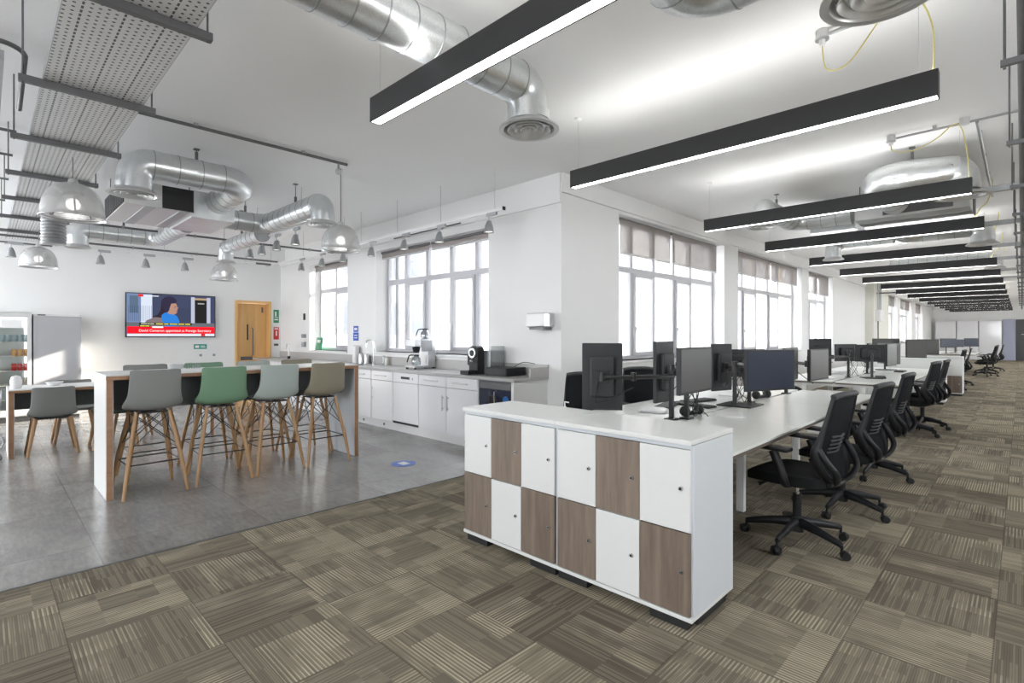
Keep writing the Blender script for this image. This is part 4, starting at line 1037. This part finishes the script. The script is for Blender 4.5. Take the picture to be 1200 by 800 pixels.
# things on tables
t = thing('glass_basket', 'wire basket of glasses on the far edge of the bar table', 'basket', (-6.08, 1.44, 1.063))
MB().lathe([(.0, 0), (.05, 0), (.065, .05), (.068, .05)], (0, -.07, 0), 24).build('basket_bowl', M['steel'], t, smooth=True, solid=.003)
for k in range(3): MB().cyl((0, .03 + k * .045, 0), (0, .03 + k * .045, .05), .018, n=14).build('glass', M['jar'], t, smooth=True)
t = thing('table_lamp', 'small white domed lamp at the corner of the low table', 'lamp', (-8.35, .27, .782))
MB().lathe([(0, 0), (.045, 0), (.05, .02), (.055, .09), (.04, .14), (0, .155)], n=24).build('lamp_body', M['white'], t, smooth=True)
tag(MB().lathe([(0, 0), (.05, .0), (.085, .04), (.088, .045), (.08, .042), (0, .01)], (-8.55, .62, .781), 24).build('white_bowl', M['white'], smooth=True), 'white bowl on the low table', 'bowl')
cable('trailing_cable', [(-8.17, .15, .78), (-8.13, .13, .6), (-8.14, .12, .35), (-8.12, .16, .2), (-8.08, .10, .1), (-8.14, .05, .01), (-8.0, .0, .01), (-8.1, -.1, .01)], .009, M['cableg'], 'grey cable trailing down the leg of the low table')
cable('trailing_cable', [(-8.15, .1, .32), (-8.10, .08, .2), (-8.16, .12, .1), (-8.06, .14, .03), (-8.14, .06, .01), (-8.05, .12, .012)], .008, M['cable'], 'black cable coiled at the foot of the low table')

# ------------------------------------------------------------------ kitchen units
FYk = 4.22; BYk = KY - .002
def unit_box(x0, x1, label, name='kitchen_cabinet', cat='cabinet', grp='gloss white base cabinets'):
    t = thing(name, label, cat, (0, 0, 0), 0, grp)
    c = MB(); c.b2(x0 + .001, x0 + .017, FYk + .03, BYk, .12, .865); c.b2(x1 - .017, x1 - .001, FYk + .03, BYk, .12, .865); c.b2(x0 + .017, x1 - .017, FYk + .03, BYk, .12, .138); c.b2(x0 + .017, x1 - .017, BYk - .01, BYk, .138, .865); c.b2(x0 + .017, x1 - .017, FYk + .03, BYk, .85, .865)
    c.build('carcass', M['lamw'], t); return t
def bar_handle(x0, x1, z0, z1, par):
    m = MB(); y = FYk - .03
    if x1 - x0 > .02:
        m.cyl((x0, y, z0), (x1, y, z0), .006, n=10)
        for x in (x0 + .03, x1 - .03): m.cyl((x, y, z0), (x, FYk, z0), .004, n=8)
    else:
        m.cyl((x0, y, z0), (x0, y, z1), .006, n=10)
        for z in (z0 + .03, z1 - .03): m.cyl((x0, y, z), (x0, FYk, z), .004, n=8)
    m.build('handle', M['steel'], par, smooth=True)
def dd_unit(x0, x1, label, side, grp='gloss white base cabinets'):
    t = unit_box(x0, x1, label)
    d = MB().b2(x0 + .002, x1 - .002, FYk, FYk + .02, .725, .862).build('drawer', M['gloss'], t, bevel=.002)
    w = x1 - x0; bar_handle(x0 + w * .25, x1 - w * .25, .795, .795, d)
    d = MB().b2(x0 + .002, x1 - .002, FYk, FYk + .02, .125, .720).build('door', M['gloss'], t, bevel=.002)
    hx = x0 + .05 if side < 0 else x1 - .05
    bar_handle(hx, hx, .42, .62, d)
dd_unit(-5.338, -4.739, 'gloss white cabinet next to the undercounter oven', -1)
dd_unit(-5.955, -5.342, 'gloss white cabinet right of the dishwasher', 1)
dd_unit(-7.20, -6.60, 'gloss white cabinet left of the dishwasher', -1)
dd_unit(-7.82, -7.21, 'gloss white cabinet behind the end of the bar table', -1)
for k in range(6):
    dd_unit(-8.44 - .62 * k, -7.83 - .62 * k, 'gloss white cabinet hidden behind the bar table, %s along' % (['first', 'second', 'third', 'fourth', 'fifth', 'sixth'][k]), -1)
t = thing('dishwasher', 'white dishwasher with slim control panel', 'dishwasher')
MB().b2(-6.595, -5.96, FYk + .03, BYk, .12, .865).build('body', M['lamw'], t)
MB().b2(-6.592, -5.962, FYk, FYk + .03, .725, .862).build('control_panel', M['gloss'], t, bevel=.002)
MB().b2(-6.38, -6.17, FYk - .004, FYk, .775, .81).build('display', M['dark'], t)
MB().cyl((-6.10, FYk, .79), (-6.10, FYk - .012, .79), .016, n=20).build('dial', M['steel'], t, smooth=True)
MB().b2(-6.592, -5.962, FYk - .002, FYk + .03, .155, .720).build('door', M['gloss'], t, bevel=.002)
MB().b2(-6.59, -5.965, FYk, FYk + .03, .125, .150).build('kick_gap', M['dark'], t)
t = thing('undercounter_oven', 'dark glass fronted undercounter appliance at the counter end', 'oven')
MB().b2(-4.735, -4.715, FYk, BYk, .12, .865).build('side_panel', M['lamw'], t); MB().b2(-4.155, -4.112, FYk, BYk, 0, .865).build('side_panel', M['lamw'], t)
MB().b2(-4.714, -4.156, FYk + .02, BYk, .30, .865).build('body', M['apron'], t)
MB().b2(-4.70, -4.165, FYk, FYk + .02, .77, .84).build('control_panel', M['galvd'], t)
dd = MB().b2(-4.70, -4.165, FYk, FYk + .02, .32, .765).build('door', mat('oven_dark_glass', (.02, .025, .05), .08), t, bevel=.003)
MB().tube([(-4.40, FYk, .75), (-4.40, FYk - .03, .74), (-4.40, FYk - .03, .45), (-4.40, FYk, .44)], .009).build('handle', M['chrome'], dd, smooth=True)
MB().cyl((-4.46, FYk + .001, .62), (-4.46, FYk - .006, .62), .08, n=28).build('door_ring', M['dark'], dd); MB().cyl((-4.24, FYk + .001, .65), (-4.24, FYk - .006, .65), .05, n=24).build('door_badge', mat('blue_badge_paint', (.02, .12, .35), .3), dd)  # dark ring and plain blue disc on the door
MB().b2(-4.714, -4.156, FYk + .01, FYk + .03, .12, .30).build('lower_panel', M['gloss'], t)
tag(MB().b2(WX + .02, -4.16, FYk + .045, FYk + .06, 0, .118).build('kitchen_plinth', M['plinth']), 'white plinth under the kitchen cabinets', 'plinth')
for k, x in enumerate((-6.9, -5.0, -7.5)):
    tag(MB().cyl((x, FYk + .046, .06), (x, FYk + .038, .06), .02, n=18).build('plinth_vent', M['galvd']), 'small round plug in the plinth, %s' % ['below the cabinet left of the dishwasher', 'below the cabinet next to the oven', 'nearest the bar table'][k], 'vent')
wt = thing('worktop', 'grey worktop along the kitchen windows', 'worktop')
wm = MB(); wm.b2(WX + .002, -8.28, FYk - .02, BYk, .868, .905); wm.b2(-8.28, -7.88, FYk - .02, 4.30, .868, .905); wm.b2(-8.28, -7.88, 4.68, BYk, .868, .905); wm.b2(-7.88, -4.09, FYk - .02, BYk, .868, .905)
wm.build('worktop_slab', M['worktop'], wt, bevel=.003)
um = MB(); um.b2(WX + .002, -4.09, BYk - .018, BYk, .905, 1.045); um.b2(-4.11, -4.09, FYk + .25, BYk - .018, .905, 1.02)
um.build('upstand', M['upst'], wt, bevel=.002)
sk = thing('kitchen_sink', 'steel sink set in the worktop', 'sink')
s_ = MB(); s_.b2(-8.279, -7.881, 4.301, 4.305, .76, .907); s_.b2(-8.279, -7.881, 4.675, 4.679, .76, .907); s_.b2(-8.279, -8.275, 4.305, 4.675, .76, .907); s_.b2(-7.885, -7.881, 4.305, 4.675, .76, .907); s_.b2(-8.279, -7.881, 4.301, 4.679, .755, .76); s_.build('basin', M['steel'], sk)
tp = thing('kitchen_tap', 'swan neck chrome tap behind the sink', 'tap', (-7.80, 4.62, .906))
MB().tube(fillet([(0, 0, 0), (0, 0, .42), (-.20, -.02, .42), (-.20, -.02, .30)], .095, 12), .011, n=12).build('spout', M['chrome'], tp, smooth=True)
MB().cyl((0, 0, 0), (0, 0, .06), .024, n=20).build('tap_base', M['chrome'], tp, smooth=True); MB().cyl((0, -.02, .04), (.05, -.05, .07), .006).build('lever', M['chrome'], tp, smooth=True)
tp = thing('kitchen_tap', 'curved white tap on the worktop beside the wooden door', 'tap', (-11.1, 4.55, .906))
MB().tube(fillet([(0, 0, 0), (0, 0, .30), (-.12, 0, .34), (-.16, 0, .2)], .06, 8), .018, n=12).build('spout', M['white'], tp, smooth=True); MB().cyl((0, 0, 0), (0, 0, .06), .03).build('tap_base', M['black'], tp, smooth=True)
# canisters near the tap
for k, (x, r, h, m_, lb) in enumerate([(-8.60, .06, .30, 'white', 'tall white canister left of the sink'), (-8.40, .055, .16, 'steel', 'steel utensil pot left of the tap'), (-8.22, .05, .16, 'steel', 'steel pot just behind the tap'), (-7.66, .03, .14, 'jar', 'glass jar right of the tap'), (-7.58, .03, .12, 'cream', 'cream soap bottle right of the tap')]):
    t = thing('kitchen_canister', lb, 'canister', (x, 4.73, .906), group='canisters around the tap')
    MB().lathe([(0, 0), (r, 0), (r, h * .9), (r * .9, h), (0, h)], n=24).build('canister_body', M[m_], t, smooth=True); MB().cyl((0, 0, h), (0, 0, h + .015), r * .7).build('lid', M['galv'], t, smooth=True)
# filter coffee brewer
t = thing('filter_coffee_machine', 'steel filter coffee machine with glass jug on top', 'coffee machine', (-6.42, 4.62, .906))
MB().b2(-.11, .11, .02, .16, .03, .44).build('machine_tower', M['steel'], t, bevel=.006); MB().b2(-.11, .11, -.22, .02, .33, .44).build('brew_head', M['steel'], t, bevel=.008)
MB().b2(-.12, .12, -.22, .16, .02, .05).build('hot_plate', M['steel'], t, bevel=.005)
fm_ = MB()
for sx in (-.1, .1):
    for sy in (-.2, .13): fm_.cyl((sx, sy, 0), (sx, sy, .02), .018)
fm_.build('foot', M['black'], t)
MB().b2(.111, .113, -.1, .1, .26, .42).build('side_label', M['galv'], t)
def jug(z, y0, name):
    j = MB().lathe([(0, z), (.06, z), (.068, z + .04), (.06, z + .10), (.035, z + .13), (.036, z + .14)], (0, y0, 0), 24).build(name, M['jar'], t, smooth=True, solid=.003)
    MB().lathe([(0, z + .14), (.045, z + .14), (.045, z + .155), (0, z + .16)], (0, y0, 0), 20).build('jug_lid', M['black'], j, smooth=True)
    MB().tube(curve_pts([(-.04, y0 - .02, z + .148), (-.10, y0 - .05, z + .14), (-.13, y0 - .06, z + .08), (-.14, y0 - .065, z + .04)]), .009, n=8).build('jug_handle', M['black'], j, smooth=True)
jug(.055, -.11, 'glass_jug'); jug(.442, .05, 'glass_jug')
MB().lathe([(.045, .33), (.06, .31), (.045, .25), (0, .24)], (0, -.11, 0), 20).build('filter_basket', M['black'], t, smooth=True)
# espresso machine
t = thing('espresso_machine', 'black coffee pod machine with round dial', 'coffee machine', (-4.98, 4.52, .906))
MB().b2(-.13, .03, -.26, -.06, 0, .05).build('drip_tray', M['black'], t, bevel=.006)
MB().prism([(-.12, 0), (.05, 0), (.05, .30), (.03, .345), (-.0, .36), (-.07, .36), (-.105, .345), (-.12, .30)], 'y', -.12, .0).build('front_body', M['black'], t, bevel=.008)
MB().b2(-.08, .16, 0.0, .24, 0, .30).build('rear_body', M['galv'], t, bevel=.01); MB().b2(-.17, -.121, -.1, .0, .11, .27).build('cup_bay', M['dark'], t)
MB().cyl((-.035, -.12, .27), (-.035, -.145, .27), .062, n=32).build('dial', M['steel'], t, smooth=True); MB().cyl((-.035, -.145, .27), (-.035, -.152, .27), .04, n=32).build('dial_ring', M['black'], t, smooth=True)
MB().tube([(-.035, -.12, .18), (-.035, -.17, .17), (-.0, -.18, .17)], .012).build('spout', M['chrome'], t, smooth=True); MB().b2(.161, .17, 0, .24, .02, .36).build('water_tank', M['jar'], t)
t = thing('capsule_drawer', 'flat black capsule drawer beside the pod machine', 'drawer box', (-4.56, 4.55, .906))
MB().b2(-.20, .16, -.16, .18, 0, .10).build('drawer_body', M['black'], t, bevel=.005); MB().b2(-.19, .15, -.165, -.16, .015, .085).build('drawer_front', M['monback'], t)
cable('appliance_lead', [(-4.75, 4.75, .93), (-4.65, 4.785, 1.0), (-4.5, 4.785, 1.06), (-4.3, 4.785, 1.05)], .004, M['cable'], 'black lead behind the pod machine')
# wall things
t = thing('towel_dispenser', 'chrome hand towel dispenser on the corner pier', 'dispenser', (-4.13, KY, 1.47))
MB().b2(-.15, .13, -.20, -.001, .03, .20).build('dispenser_case', M['steel'], t, bevel=.012); MB().b2(-.148, .128, -.204, -.2, .04, .19).build('front_cover', M['white'], t, bevel=.004); MB().b2(-.12, .1, -.18, -.02, .0, .03).build('towel_slot', M['galvd'], t)
def sign(x, y, z, w, h, face, m, label, marks=None, mm='white'):
    t = thing('wall_sign', label, 'sign', (x, y, z))
    if face == 'x': MB().b2(0.001, .006, -w / 2, w / 2, -h / 2, h / 2).build('sign_plate', M[m], t, bevel=.001)
    else: MB().b2(-w / 2, w / 2, -.006, -.001, -h / 2, h / 2).build('sign_plate', M[m], t, bevel=.001)
    for (u0, u1, v0, v1) in marks or []:
        if face == 'x': MB().b2(.006, .0075, u0 * w, u1 * w, v0 * h, v1 * h).build('pictogram', M[mm], t)
        else: MB().b2(u0 * w, u1 * w, -.0075, -.006, v0 * h, v1 * h).build('pictogram', M[mm], t)
sign(WX, 4.71, 1.84, .12, .30, 'x', 'green', 'green exit notice beside the wooden door', [(-.25, .05, .0, .35), (-.35, .35, -.1, -.05), (-.35, .35, -.3, -.2)])
sign(WX, 4.71, 1.45, .12, .28, 'x', 'red', 'red fire notice beside the wooden door', [(-.35, .35, .32, .42), (-.1, .15, -.2, .2)])
sign(WX, 4.71, 1.19, .10, .05, 'x', 'ply', 'small brown label below the red fire notice')
sign(WX, 3.17, 1.17, .24, .10, 'x', 'teal', 'small green sign under the television', [(-.4, -.1, -.25, .25), (.0, .4, -.2, -.05), (.0, .35, .08, .2)])
sign(-8.74, KY, 1.52, .17, .11, 'y', 'blue', 'round topped blue hand washing sign on the window pier', [(-.3, .3, -.2, .2)]); sign(-8.74, KY, 1.38, .19, .15, 'y', 'blue', 'square blue instruction sign on the window pier', [(-.3, .3, .1, .2), (-.3, .3, -.2, -.1)])
sign(-10.93, KY, 1.80, .10, .14, 'y', 'dark', 'small black symbol on the wall left of the window'); 
t = thing('first_aid_board', 'green first aid notice leaning on the window sill', 'sign', (-10.42, 4.90, 1.101))
MB().box((0, 0, .13), (.28, .012, .26), rx=R(-8)).build('notice_board', M['green'], t, bevel=.002); MB().box((0, -.012, .18), (.14, .006, .06), rx=R(-8)).build('notice_cross', M['white'], t); MB().box((0, -.008, .08), (.2, .006, .05), rx=R(-8)).build('notice_panel', M['white'], t)
for k, (z, h_) in enumerate(((1.35, .08), (1.16, .1))): tag(MB().b2(-10.98, -10.84, KY - .05, KY - .001, z, z + h_).build('wall_dispenser', M['gasket'], bevel=.006), ['small grey dispenser above the worktop corner', 'lower small grey dispenser above the worktop corner'][k], 'dispenser')
sign(WX, 3.35, .99, .5, .12, 'x', 'white', 'row of white sockets below the green sign', [(-.4, -.3, -.2, .2), (.1, .2, -.2, .2)], 'gasket')
t = thing('floor_sticker', 'blue and white round sticker on the vinyl floor', 'sticker', (-4.82, 3.22, .001))
MB().cyl((0, 0, 0), (0, 0, .002), .13, n=32).build('sticker_disc', M['blue'], t); MB().box((0, 0, .003), (.12, .09, .002)).build('sticker_label', M['white'], t)

# ------------------------------------------------------------------ television
t = thing('wall_television', 'large wall television showing a news broadcast', 'television', (WX, 2.665, 1.795))
W_, H_ = 1.54, .86
MB().b2(.02, .07, -W_ / 2, W_ / 2, -H_ / 2, H_ / 2).build('tv_casing', M['black'], t, bevel=.006); MB().b2(.001, .02, -.2, .2, -.15, .15).build('wall_bracket', M['galvd'], t)
EM = {}
def em(c, s=.62):
    if (c, s) not in EM: EM[c, s] = emis('picture_%d' % len(EM), c, s)
    return EM[c, s]
scr = MB().b2(.0702, .0712, -W_ / 2 + .015, W_ / 2 - .015, -H_ / 2 + .015, H_ / 2 - .015).build('screen', em((.10, .13, .22)), t)
def pic(u0, u1, v0, v1, c, lay=1, name='screen_picture', s=.62):   # u 0..1 left to right (y axis), v 0..1 up
    w, h = W_ - .03, H_ - .03
    MB().b2(.0712, .0712 + .0006 * lay, -w / 2 + u0 * w, -w / 2 + u1 * w, -h / 2 + v0 * h, -h / 2 + v1 * h).build(name, em(c, s), scr)
def blob(pts, c, lay, name='screen_picture'):
    w, h = W_ - .03, H_ - .03
    MB().prism([(-w / 2 + u * w, -h / 2 + v * h) for u, v in pts], 'x', .0712, .0712 + .0006 * lay).build(name, em(c), scr)
pic(0, .27, .3, 1, (.17, .23, .38)); pic(.15, .27, .33, .98, (.62, .68, .80), 2); pic(.03, .12, .55, .95, (.10, .15, .22), 2)
pic(.27, 1, .3, 1, (.055, .065, .12)); pic(.71, .755, .33, .97, (.45, .47, .58), 2); pic(.90, .945, .33, .97, (.45, .47, .58), 2); pic(.755, .90, .33, .90, (.02, .02, .02), 2); pic(.755, .90, .90, .95, (.42, .30, .18), 2); pic(.79, .87, .80, .83, (.35, .35, .35), 3)
pic(0, 1, .22, .33, (.13, .14, .16), 2)
for i in range(13): pic(.02 + i * .02, .023 + i * .02, .36, .72, (.03, .04, .07), 3)
for i in range(8): pic(.56 + i * .02, .563 + i * .02, .36, .70, (.02, .03, .05), 3)
def oval(cu, cv, ru, rv, n=20, a0=0, a1=360): return [(cu + ru * math.cos(R(a0 + (a1 - a0) * i / n)), cv + rv * math.sin(R(a0 + (a1 - a0) * i / n))) for i in range(n if a1 - a0 == 360 else n + 1)]
blob([(.16, .24), (.21, .38), (.30, .46), (.40, .44), (.44, .24)], (.20, .16, .17), 4)      # coat
blob([(.27, .46), (.33, .52), (.36, .62), (.37, .80), (.40, .88), (.46, .93), (.50, .88), (.50, .60), (.44, .45)], (.035, .025, .035), 5)   # hair
blob([(.44, .50), (.43, .60), (.44, .80), (.53, .80), (.545, .76), (.545, .73), (.562, .685), (.548, .665), (.552, .62), (.54, .56), (.50, .52)], (.42, .24, .18), 6)  # face
blob([(.515, .715), (.535, .72), (.535, .705), (.515, .70)], (.06, .03, .03), 7); blob([(.53, .62), (.55, .625), (.548, .61), (.53, .605)], (.30, .08, .08), 7)
blob([(.365, .78), (.37, .86), (.40, .93), (.45, .965), (.50, .95), (.535, .90), (.545, .84), (.52, .80), (.48, .79), (.465, .70), (.455, .62), (.43, .56), (.41, .60), (.39, .70)], (.035, .03, .06), 8)   # cap and hair over the face
blob([(.37, .50), (.40, .56), (.43, .58), (.46, .54), (.52, .53), (.55, .48), (.575, .36), (.56, .26), (.42, .24), (.38, .36)], (.03, .20, .62), 9)   # scarf
pic(.005, .995, .075, .235, (.80, .01, .02), 10, 'news_banner', .8); pic(.005, .995, .008, .065, (.72, .72, .76), 9, 'ticker_bar')
pic(.13, .72, .275, .325, (.02, .02, .02), 11, 'caption_bar'); pic(.13, .25, .225, .27, (.02, .02, .02), 11, 'caption_bar'); pic(.27, .39, .205, .24, (.9, .9, .9), 11, 'channel_box'); pic(.12, .175, .93, .985, (.70, .03, .03), 9, 'channel_logo'); pic(.83, .88, .01, .07, (.6, .02, .02), 10, 'ticker_logo')
tr = (PI / 2, 0, PI / 2)
text('David Cameron appointed as Foreign Secretary', .066, em((1, .95, .95)), scr, (.079, -.565, -.32), tr, 'banner_text', squash=.98)
for a_, b_ in ((.15, .215), (.22, .245), (.25, .29), (.31, .39), (.40, .45), (.46, .55), (.56, .63), (.64, .70)): pic(a_, b_, .29, .31, (.85, .75, .1) if a_ > .3 else (.6, .62, .4), 12, 'caption_word')
pic(.14, .19, .238, .257, (.85, .75, .1), 12, 'caption_word'); pic(.195, .24, .238, .257, (.85, .75, .1), 12, 'caption_word')
pic(.19, .34, .945, .965, (.75, .75, .78), 9, 'channel_strip')

# ------------------------------------------------------------------ fridges
t = thing('display_fridge', 'tall glass fronted drinks fridge', 'fridge', (WX + .02, 0, 0))
fy0, fy1, D = -.06, .56, .58
c = MB(); c.b2(0, D, fy0, fy0 + .03, .08, 1.78); c.b2(0, D, fy1 - .03, fy1, .08, 1.78); c.b2(0, .03, fy0 + .03, fy1 - .03, .08, 1.78); c.b2(0, D, fy0 + .03, fy1 - .03, 1.70, 1.78); c.b2(0, D, fy0 + .03, fy1 - .03, .08, .20); c.build('cabinet', M['alu'], t, bevel=.004)
for k in range(6): MB().b2(.03, D - .06, fy0 + .03, fy1 - .03, .35 + k * .235, .358 + k * .235).build('shelf', M['white'], t)
MB().b2(.04, .06, fy1 - .06, fy1 - .04, .3, 1.65).build('inner_light', M['cooll'], t); MB().b2(.04, D - .1, fy0 + .05, fy1 - .05, 1.685, 1.695).build('inner_light', M['cooll'], t)
d = MB(); d.b2(D, D + .035, fy0, fy0 + .05, .10, 1.77); d.b2(D, D + .035, fy1 - .055, fy1, .10, 1.77); d.b2(D, D + .035, fy0 + .05, fy1 - .055, 1.69, 1.77); d.b2(D, D + .035, fy0 + .05, fy1 - .055, .10, .2); dd = d.build('door', M['alu'], t, bevel=.003)
MB().b2(D + .012, D + .018, fy0 + .05, fy1 - .055, .2, 1.69).build('door_glass', M['glass2'], dd); MB().b2(D + .019, D + .021, .21, .44, 1.52, 1.66).build('notice_paper', M['white'], dd)
MB().b2(.02, D, fy0 + .02, fy1 - .02, 0, .08).build('plinth', M['dark'], t)
cg = {}
def can(x, y, z, m_, label, grp, r=.033, h=.115):
    if m_ not in cg:
        t = thing('drink_can', label, 'can', (x, y, z), 0, grp)
        MB().lathe([(0, 0), (r * .8, 0), (r, .01), (r, h - .015), (r * .8, h), (0, h)], n=18).build('can_body', mat('can_' + m_, {'orange': (.75, .33, .05), 'red': (.65, .02, .02), 'pale': (.75, .62, .55), 'clear': (.30, .38, .42)}[m_], .3, .3), t, smooth=True)
        MB().lathe([(0, h), (r * .75, h), (r * .75, h + .003), (0, h + .003)], n=18).build('can_lid', M['alu'], t); cg[m_] = t
    else: dup(cg[m_], (x, y, z), 0, label, grp)
xs = WX + .02
for row, (z, m_, nm_) in enumerate([(1.063 + .0, 'orange', 'orange can on the shelf above the red cans'), (.828, 'red', 'red can on the middle fridge shelf'), (.593, 'pale', 'pale can on the shelf below the red cans')]):
    z += .235 * 0
    for k in range(3):
        for q in range(2): can(xs + .49 - .09 * q, .50 - k * .072, z, m_, nm_, m_ + ' cans in the drinks fridge')
for k in range(5):
    for q in range(2): can(xs + .49 - .09 * q, .50 - k * .072, 1.298, 'clear', 'clear water bottle on the top fridge shelf', 'water bottles in the drinks fridge')
t = thing('steel_fridge', 'tall stainless steel fridge with a solid door', 'fridge', (WX + .02, 0, 0))
MB().b2(0, .56, .58, 1.19, .05, 1.755).build('cabinet', M['alu'], t, bevel=.004)
dr = MB().b2(.562, .60, .58, 1.19, .12, 1.72).build('door', mat('satin_fridge_door', (.40, .40, .415), .42, .35, var=.02), t, bevel=.006)
MB().b2(.562, .595, .58, 1.19, 1.725, 1.755).build('top_panel', M['alu'], t); MB().b2(.596, .60, .63, .73, 1.732, 1.75).build('display', M['dark'], t)
MB().b2(.02, .55, .6, 1.17, 0, .05).build('plinth', M['dark'], t)

# ------------------------------------------------------------------ far end
t = sthing('door_2', 'dark slate door in the far end wall')
MB().b2(-.22, .95, EY - .05, EY - .001, 0, 2.3).build('door_leaf', M['fdoor'], t); MB().b2(.0, .12, EY - .09, EY - .05, 1.45, 1.48).build('handle', M['steel'], t)
struct(MB().b2(-.75, -.24, EY - .15, EY - .001, 0, 2.32), 'wall_panel', M['lilac'], 'pale lilac wall strip beside the dark door')
for k in range(3):
    x0 = -3.7 + k * .98
    t = thing('tall_cupboard', ['tall white cupboard nearest the far windows', 'tall white cupboard in the middle of the end wall', 'tall white cupboard nearest the dark far door'][k], 'cupboard', (x0, EY - .5, 0), 0, 'tall white cupboards on the end wall')
    MB().b2(0, .95, 0, .49, 0, 2.25).build('cupboard_body', M['lamw'], t, bevel=.004); MB().b2(.01, .94, -.02, -.001, .05, 2.22).build('door', M['gloss'], t, bevel=.004); MB().b2(.88, .90, -.04, -.02, 1.0, 1.2).build('handle', M['steel'], t)
# wall box with pipes on the pier
t = thing('distribution_box', 'white distribution box with steel pipes on the wall pier', 'electrical box', (OX + .25, 22.2, 0))
MB().b2(0.001, .15, -.35, .35, 1.9, 2.3).build('box_cover', M['white'], t, bevel=.006)
for yy in (-.25, 0, .25): MB().cyl((.07, yy, 2.3), (.07, yy, 3.3), .02).build('riser_pipe', M['galv'], t, smooth=True)
MB().cyl((.07, -.25, .9), (.07, -.25, 1.9), .02).build('drop_pipe', M['galvd'], t, smooth=True)
tag(MB().b2(OX + .27, OX + 1.9, 21.98, 22.02, 2.86, 2.90).build('cable_tray_branch', M['galvd']), 'dark strut reaching out from the wall pier', 'strut')

# ------------------------------------------------------------------ light
w = bpy.data.worlds.new('sky'); SC.world = w; w.use_nodes = True; bg = w.node_tree.nodes['Background']
bg.inputs[0].default_value = (.93, .96, 1.0, 1); bg.inputs[1].default_value = 6.0
sun = bpy.data.lights.new('sun', 'SUN'); sun.energy = 14; sun.angle = R(.6); sun.color = (1, .93, .82)
so = bpy.data.objects.new('sun', sun); COL.objects.link(so)
dv = Vector((.41, 1, math.tan(R(20.2)) * math.hypot(.41, 1))).normalized()
so.rotation_euler = dv.to_track_quat('Z', 'Y').to_euler(); so.location = (0, 0, 20)
def portal(name, loc, rot, sx, sy):
    l = bpy.data.lights.new(name, 'AREA'); l.shape = 'RECTANGLE'; l.size = sx; l.size_y = sy; l.cycles.is_portal = True; l.energy = 1
    o = bpy.data.objects.new(name, l); COL.objects.link(o); o.location = loc; o.rotation_euler = rot
for a, b, c, d in KW: portal('window_portal', ((a + b) / 2, KY + .34, (c + d) / 2), (-PI / 2, 0, 0), b - a, d - c)
for a, b, c, d in OW: portal('window_portal', (OX - .34, (a + b) / 2, (c + d) / 2), (0, -PI / 2, 0), d - c, b - a)
for a, b, _c, _d in BW: portal('window_portal', ((a + b) / 2, BY - .29, 1.95), (PI / 2, 0, 0), b - a, 2.1)
for a, b, c, d in RW[:3]: portal('window_portal', (RX + .29, (a + b) / 2, 1.9), (0, PI / 2, 0), 1.8, b - a)

# ------------------------------------------------------------------ camera
cd = bpy.data.cameras.new('camera'); co = bpy.data.objects.new('camera', cd); COL.objects.link(co); SC.camera = co
f = 608.4; cd.sensor_width = 36; cd.lens = f / 1200 * 36; cd.shift_y = -(400 - 393) / 1200.0; cd.clip_start = .05; cd.clip_end = 200
th = math.atan(597 / 608.4)
co.location = (0, 0, 1.4); co.rotation_euler = (PI / 2, 0, th)
SC.view_settings.view_transform = 'Standard'; SC.view_settings.look = 'None'; SC.view_settings.gamma = 1; SC.view_settings.use_curve_mapping = False
SC.view_settings.exposure = .98
SC.cycles.max_bounces = 10; SC.cycles.diffuse_bounces = 5; SC.cycles.glossy_bounces = 4; SC.cycles.transparent_max_bounces = 12
SC.cycles.sample_clamp_indirect = 6; SC.cycles.use_denoising = True
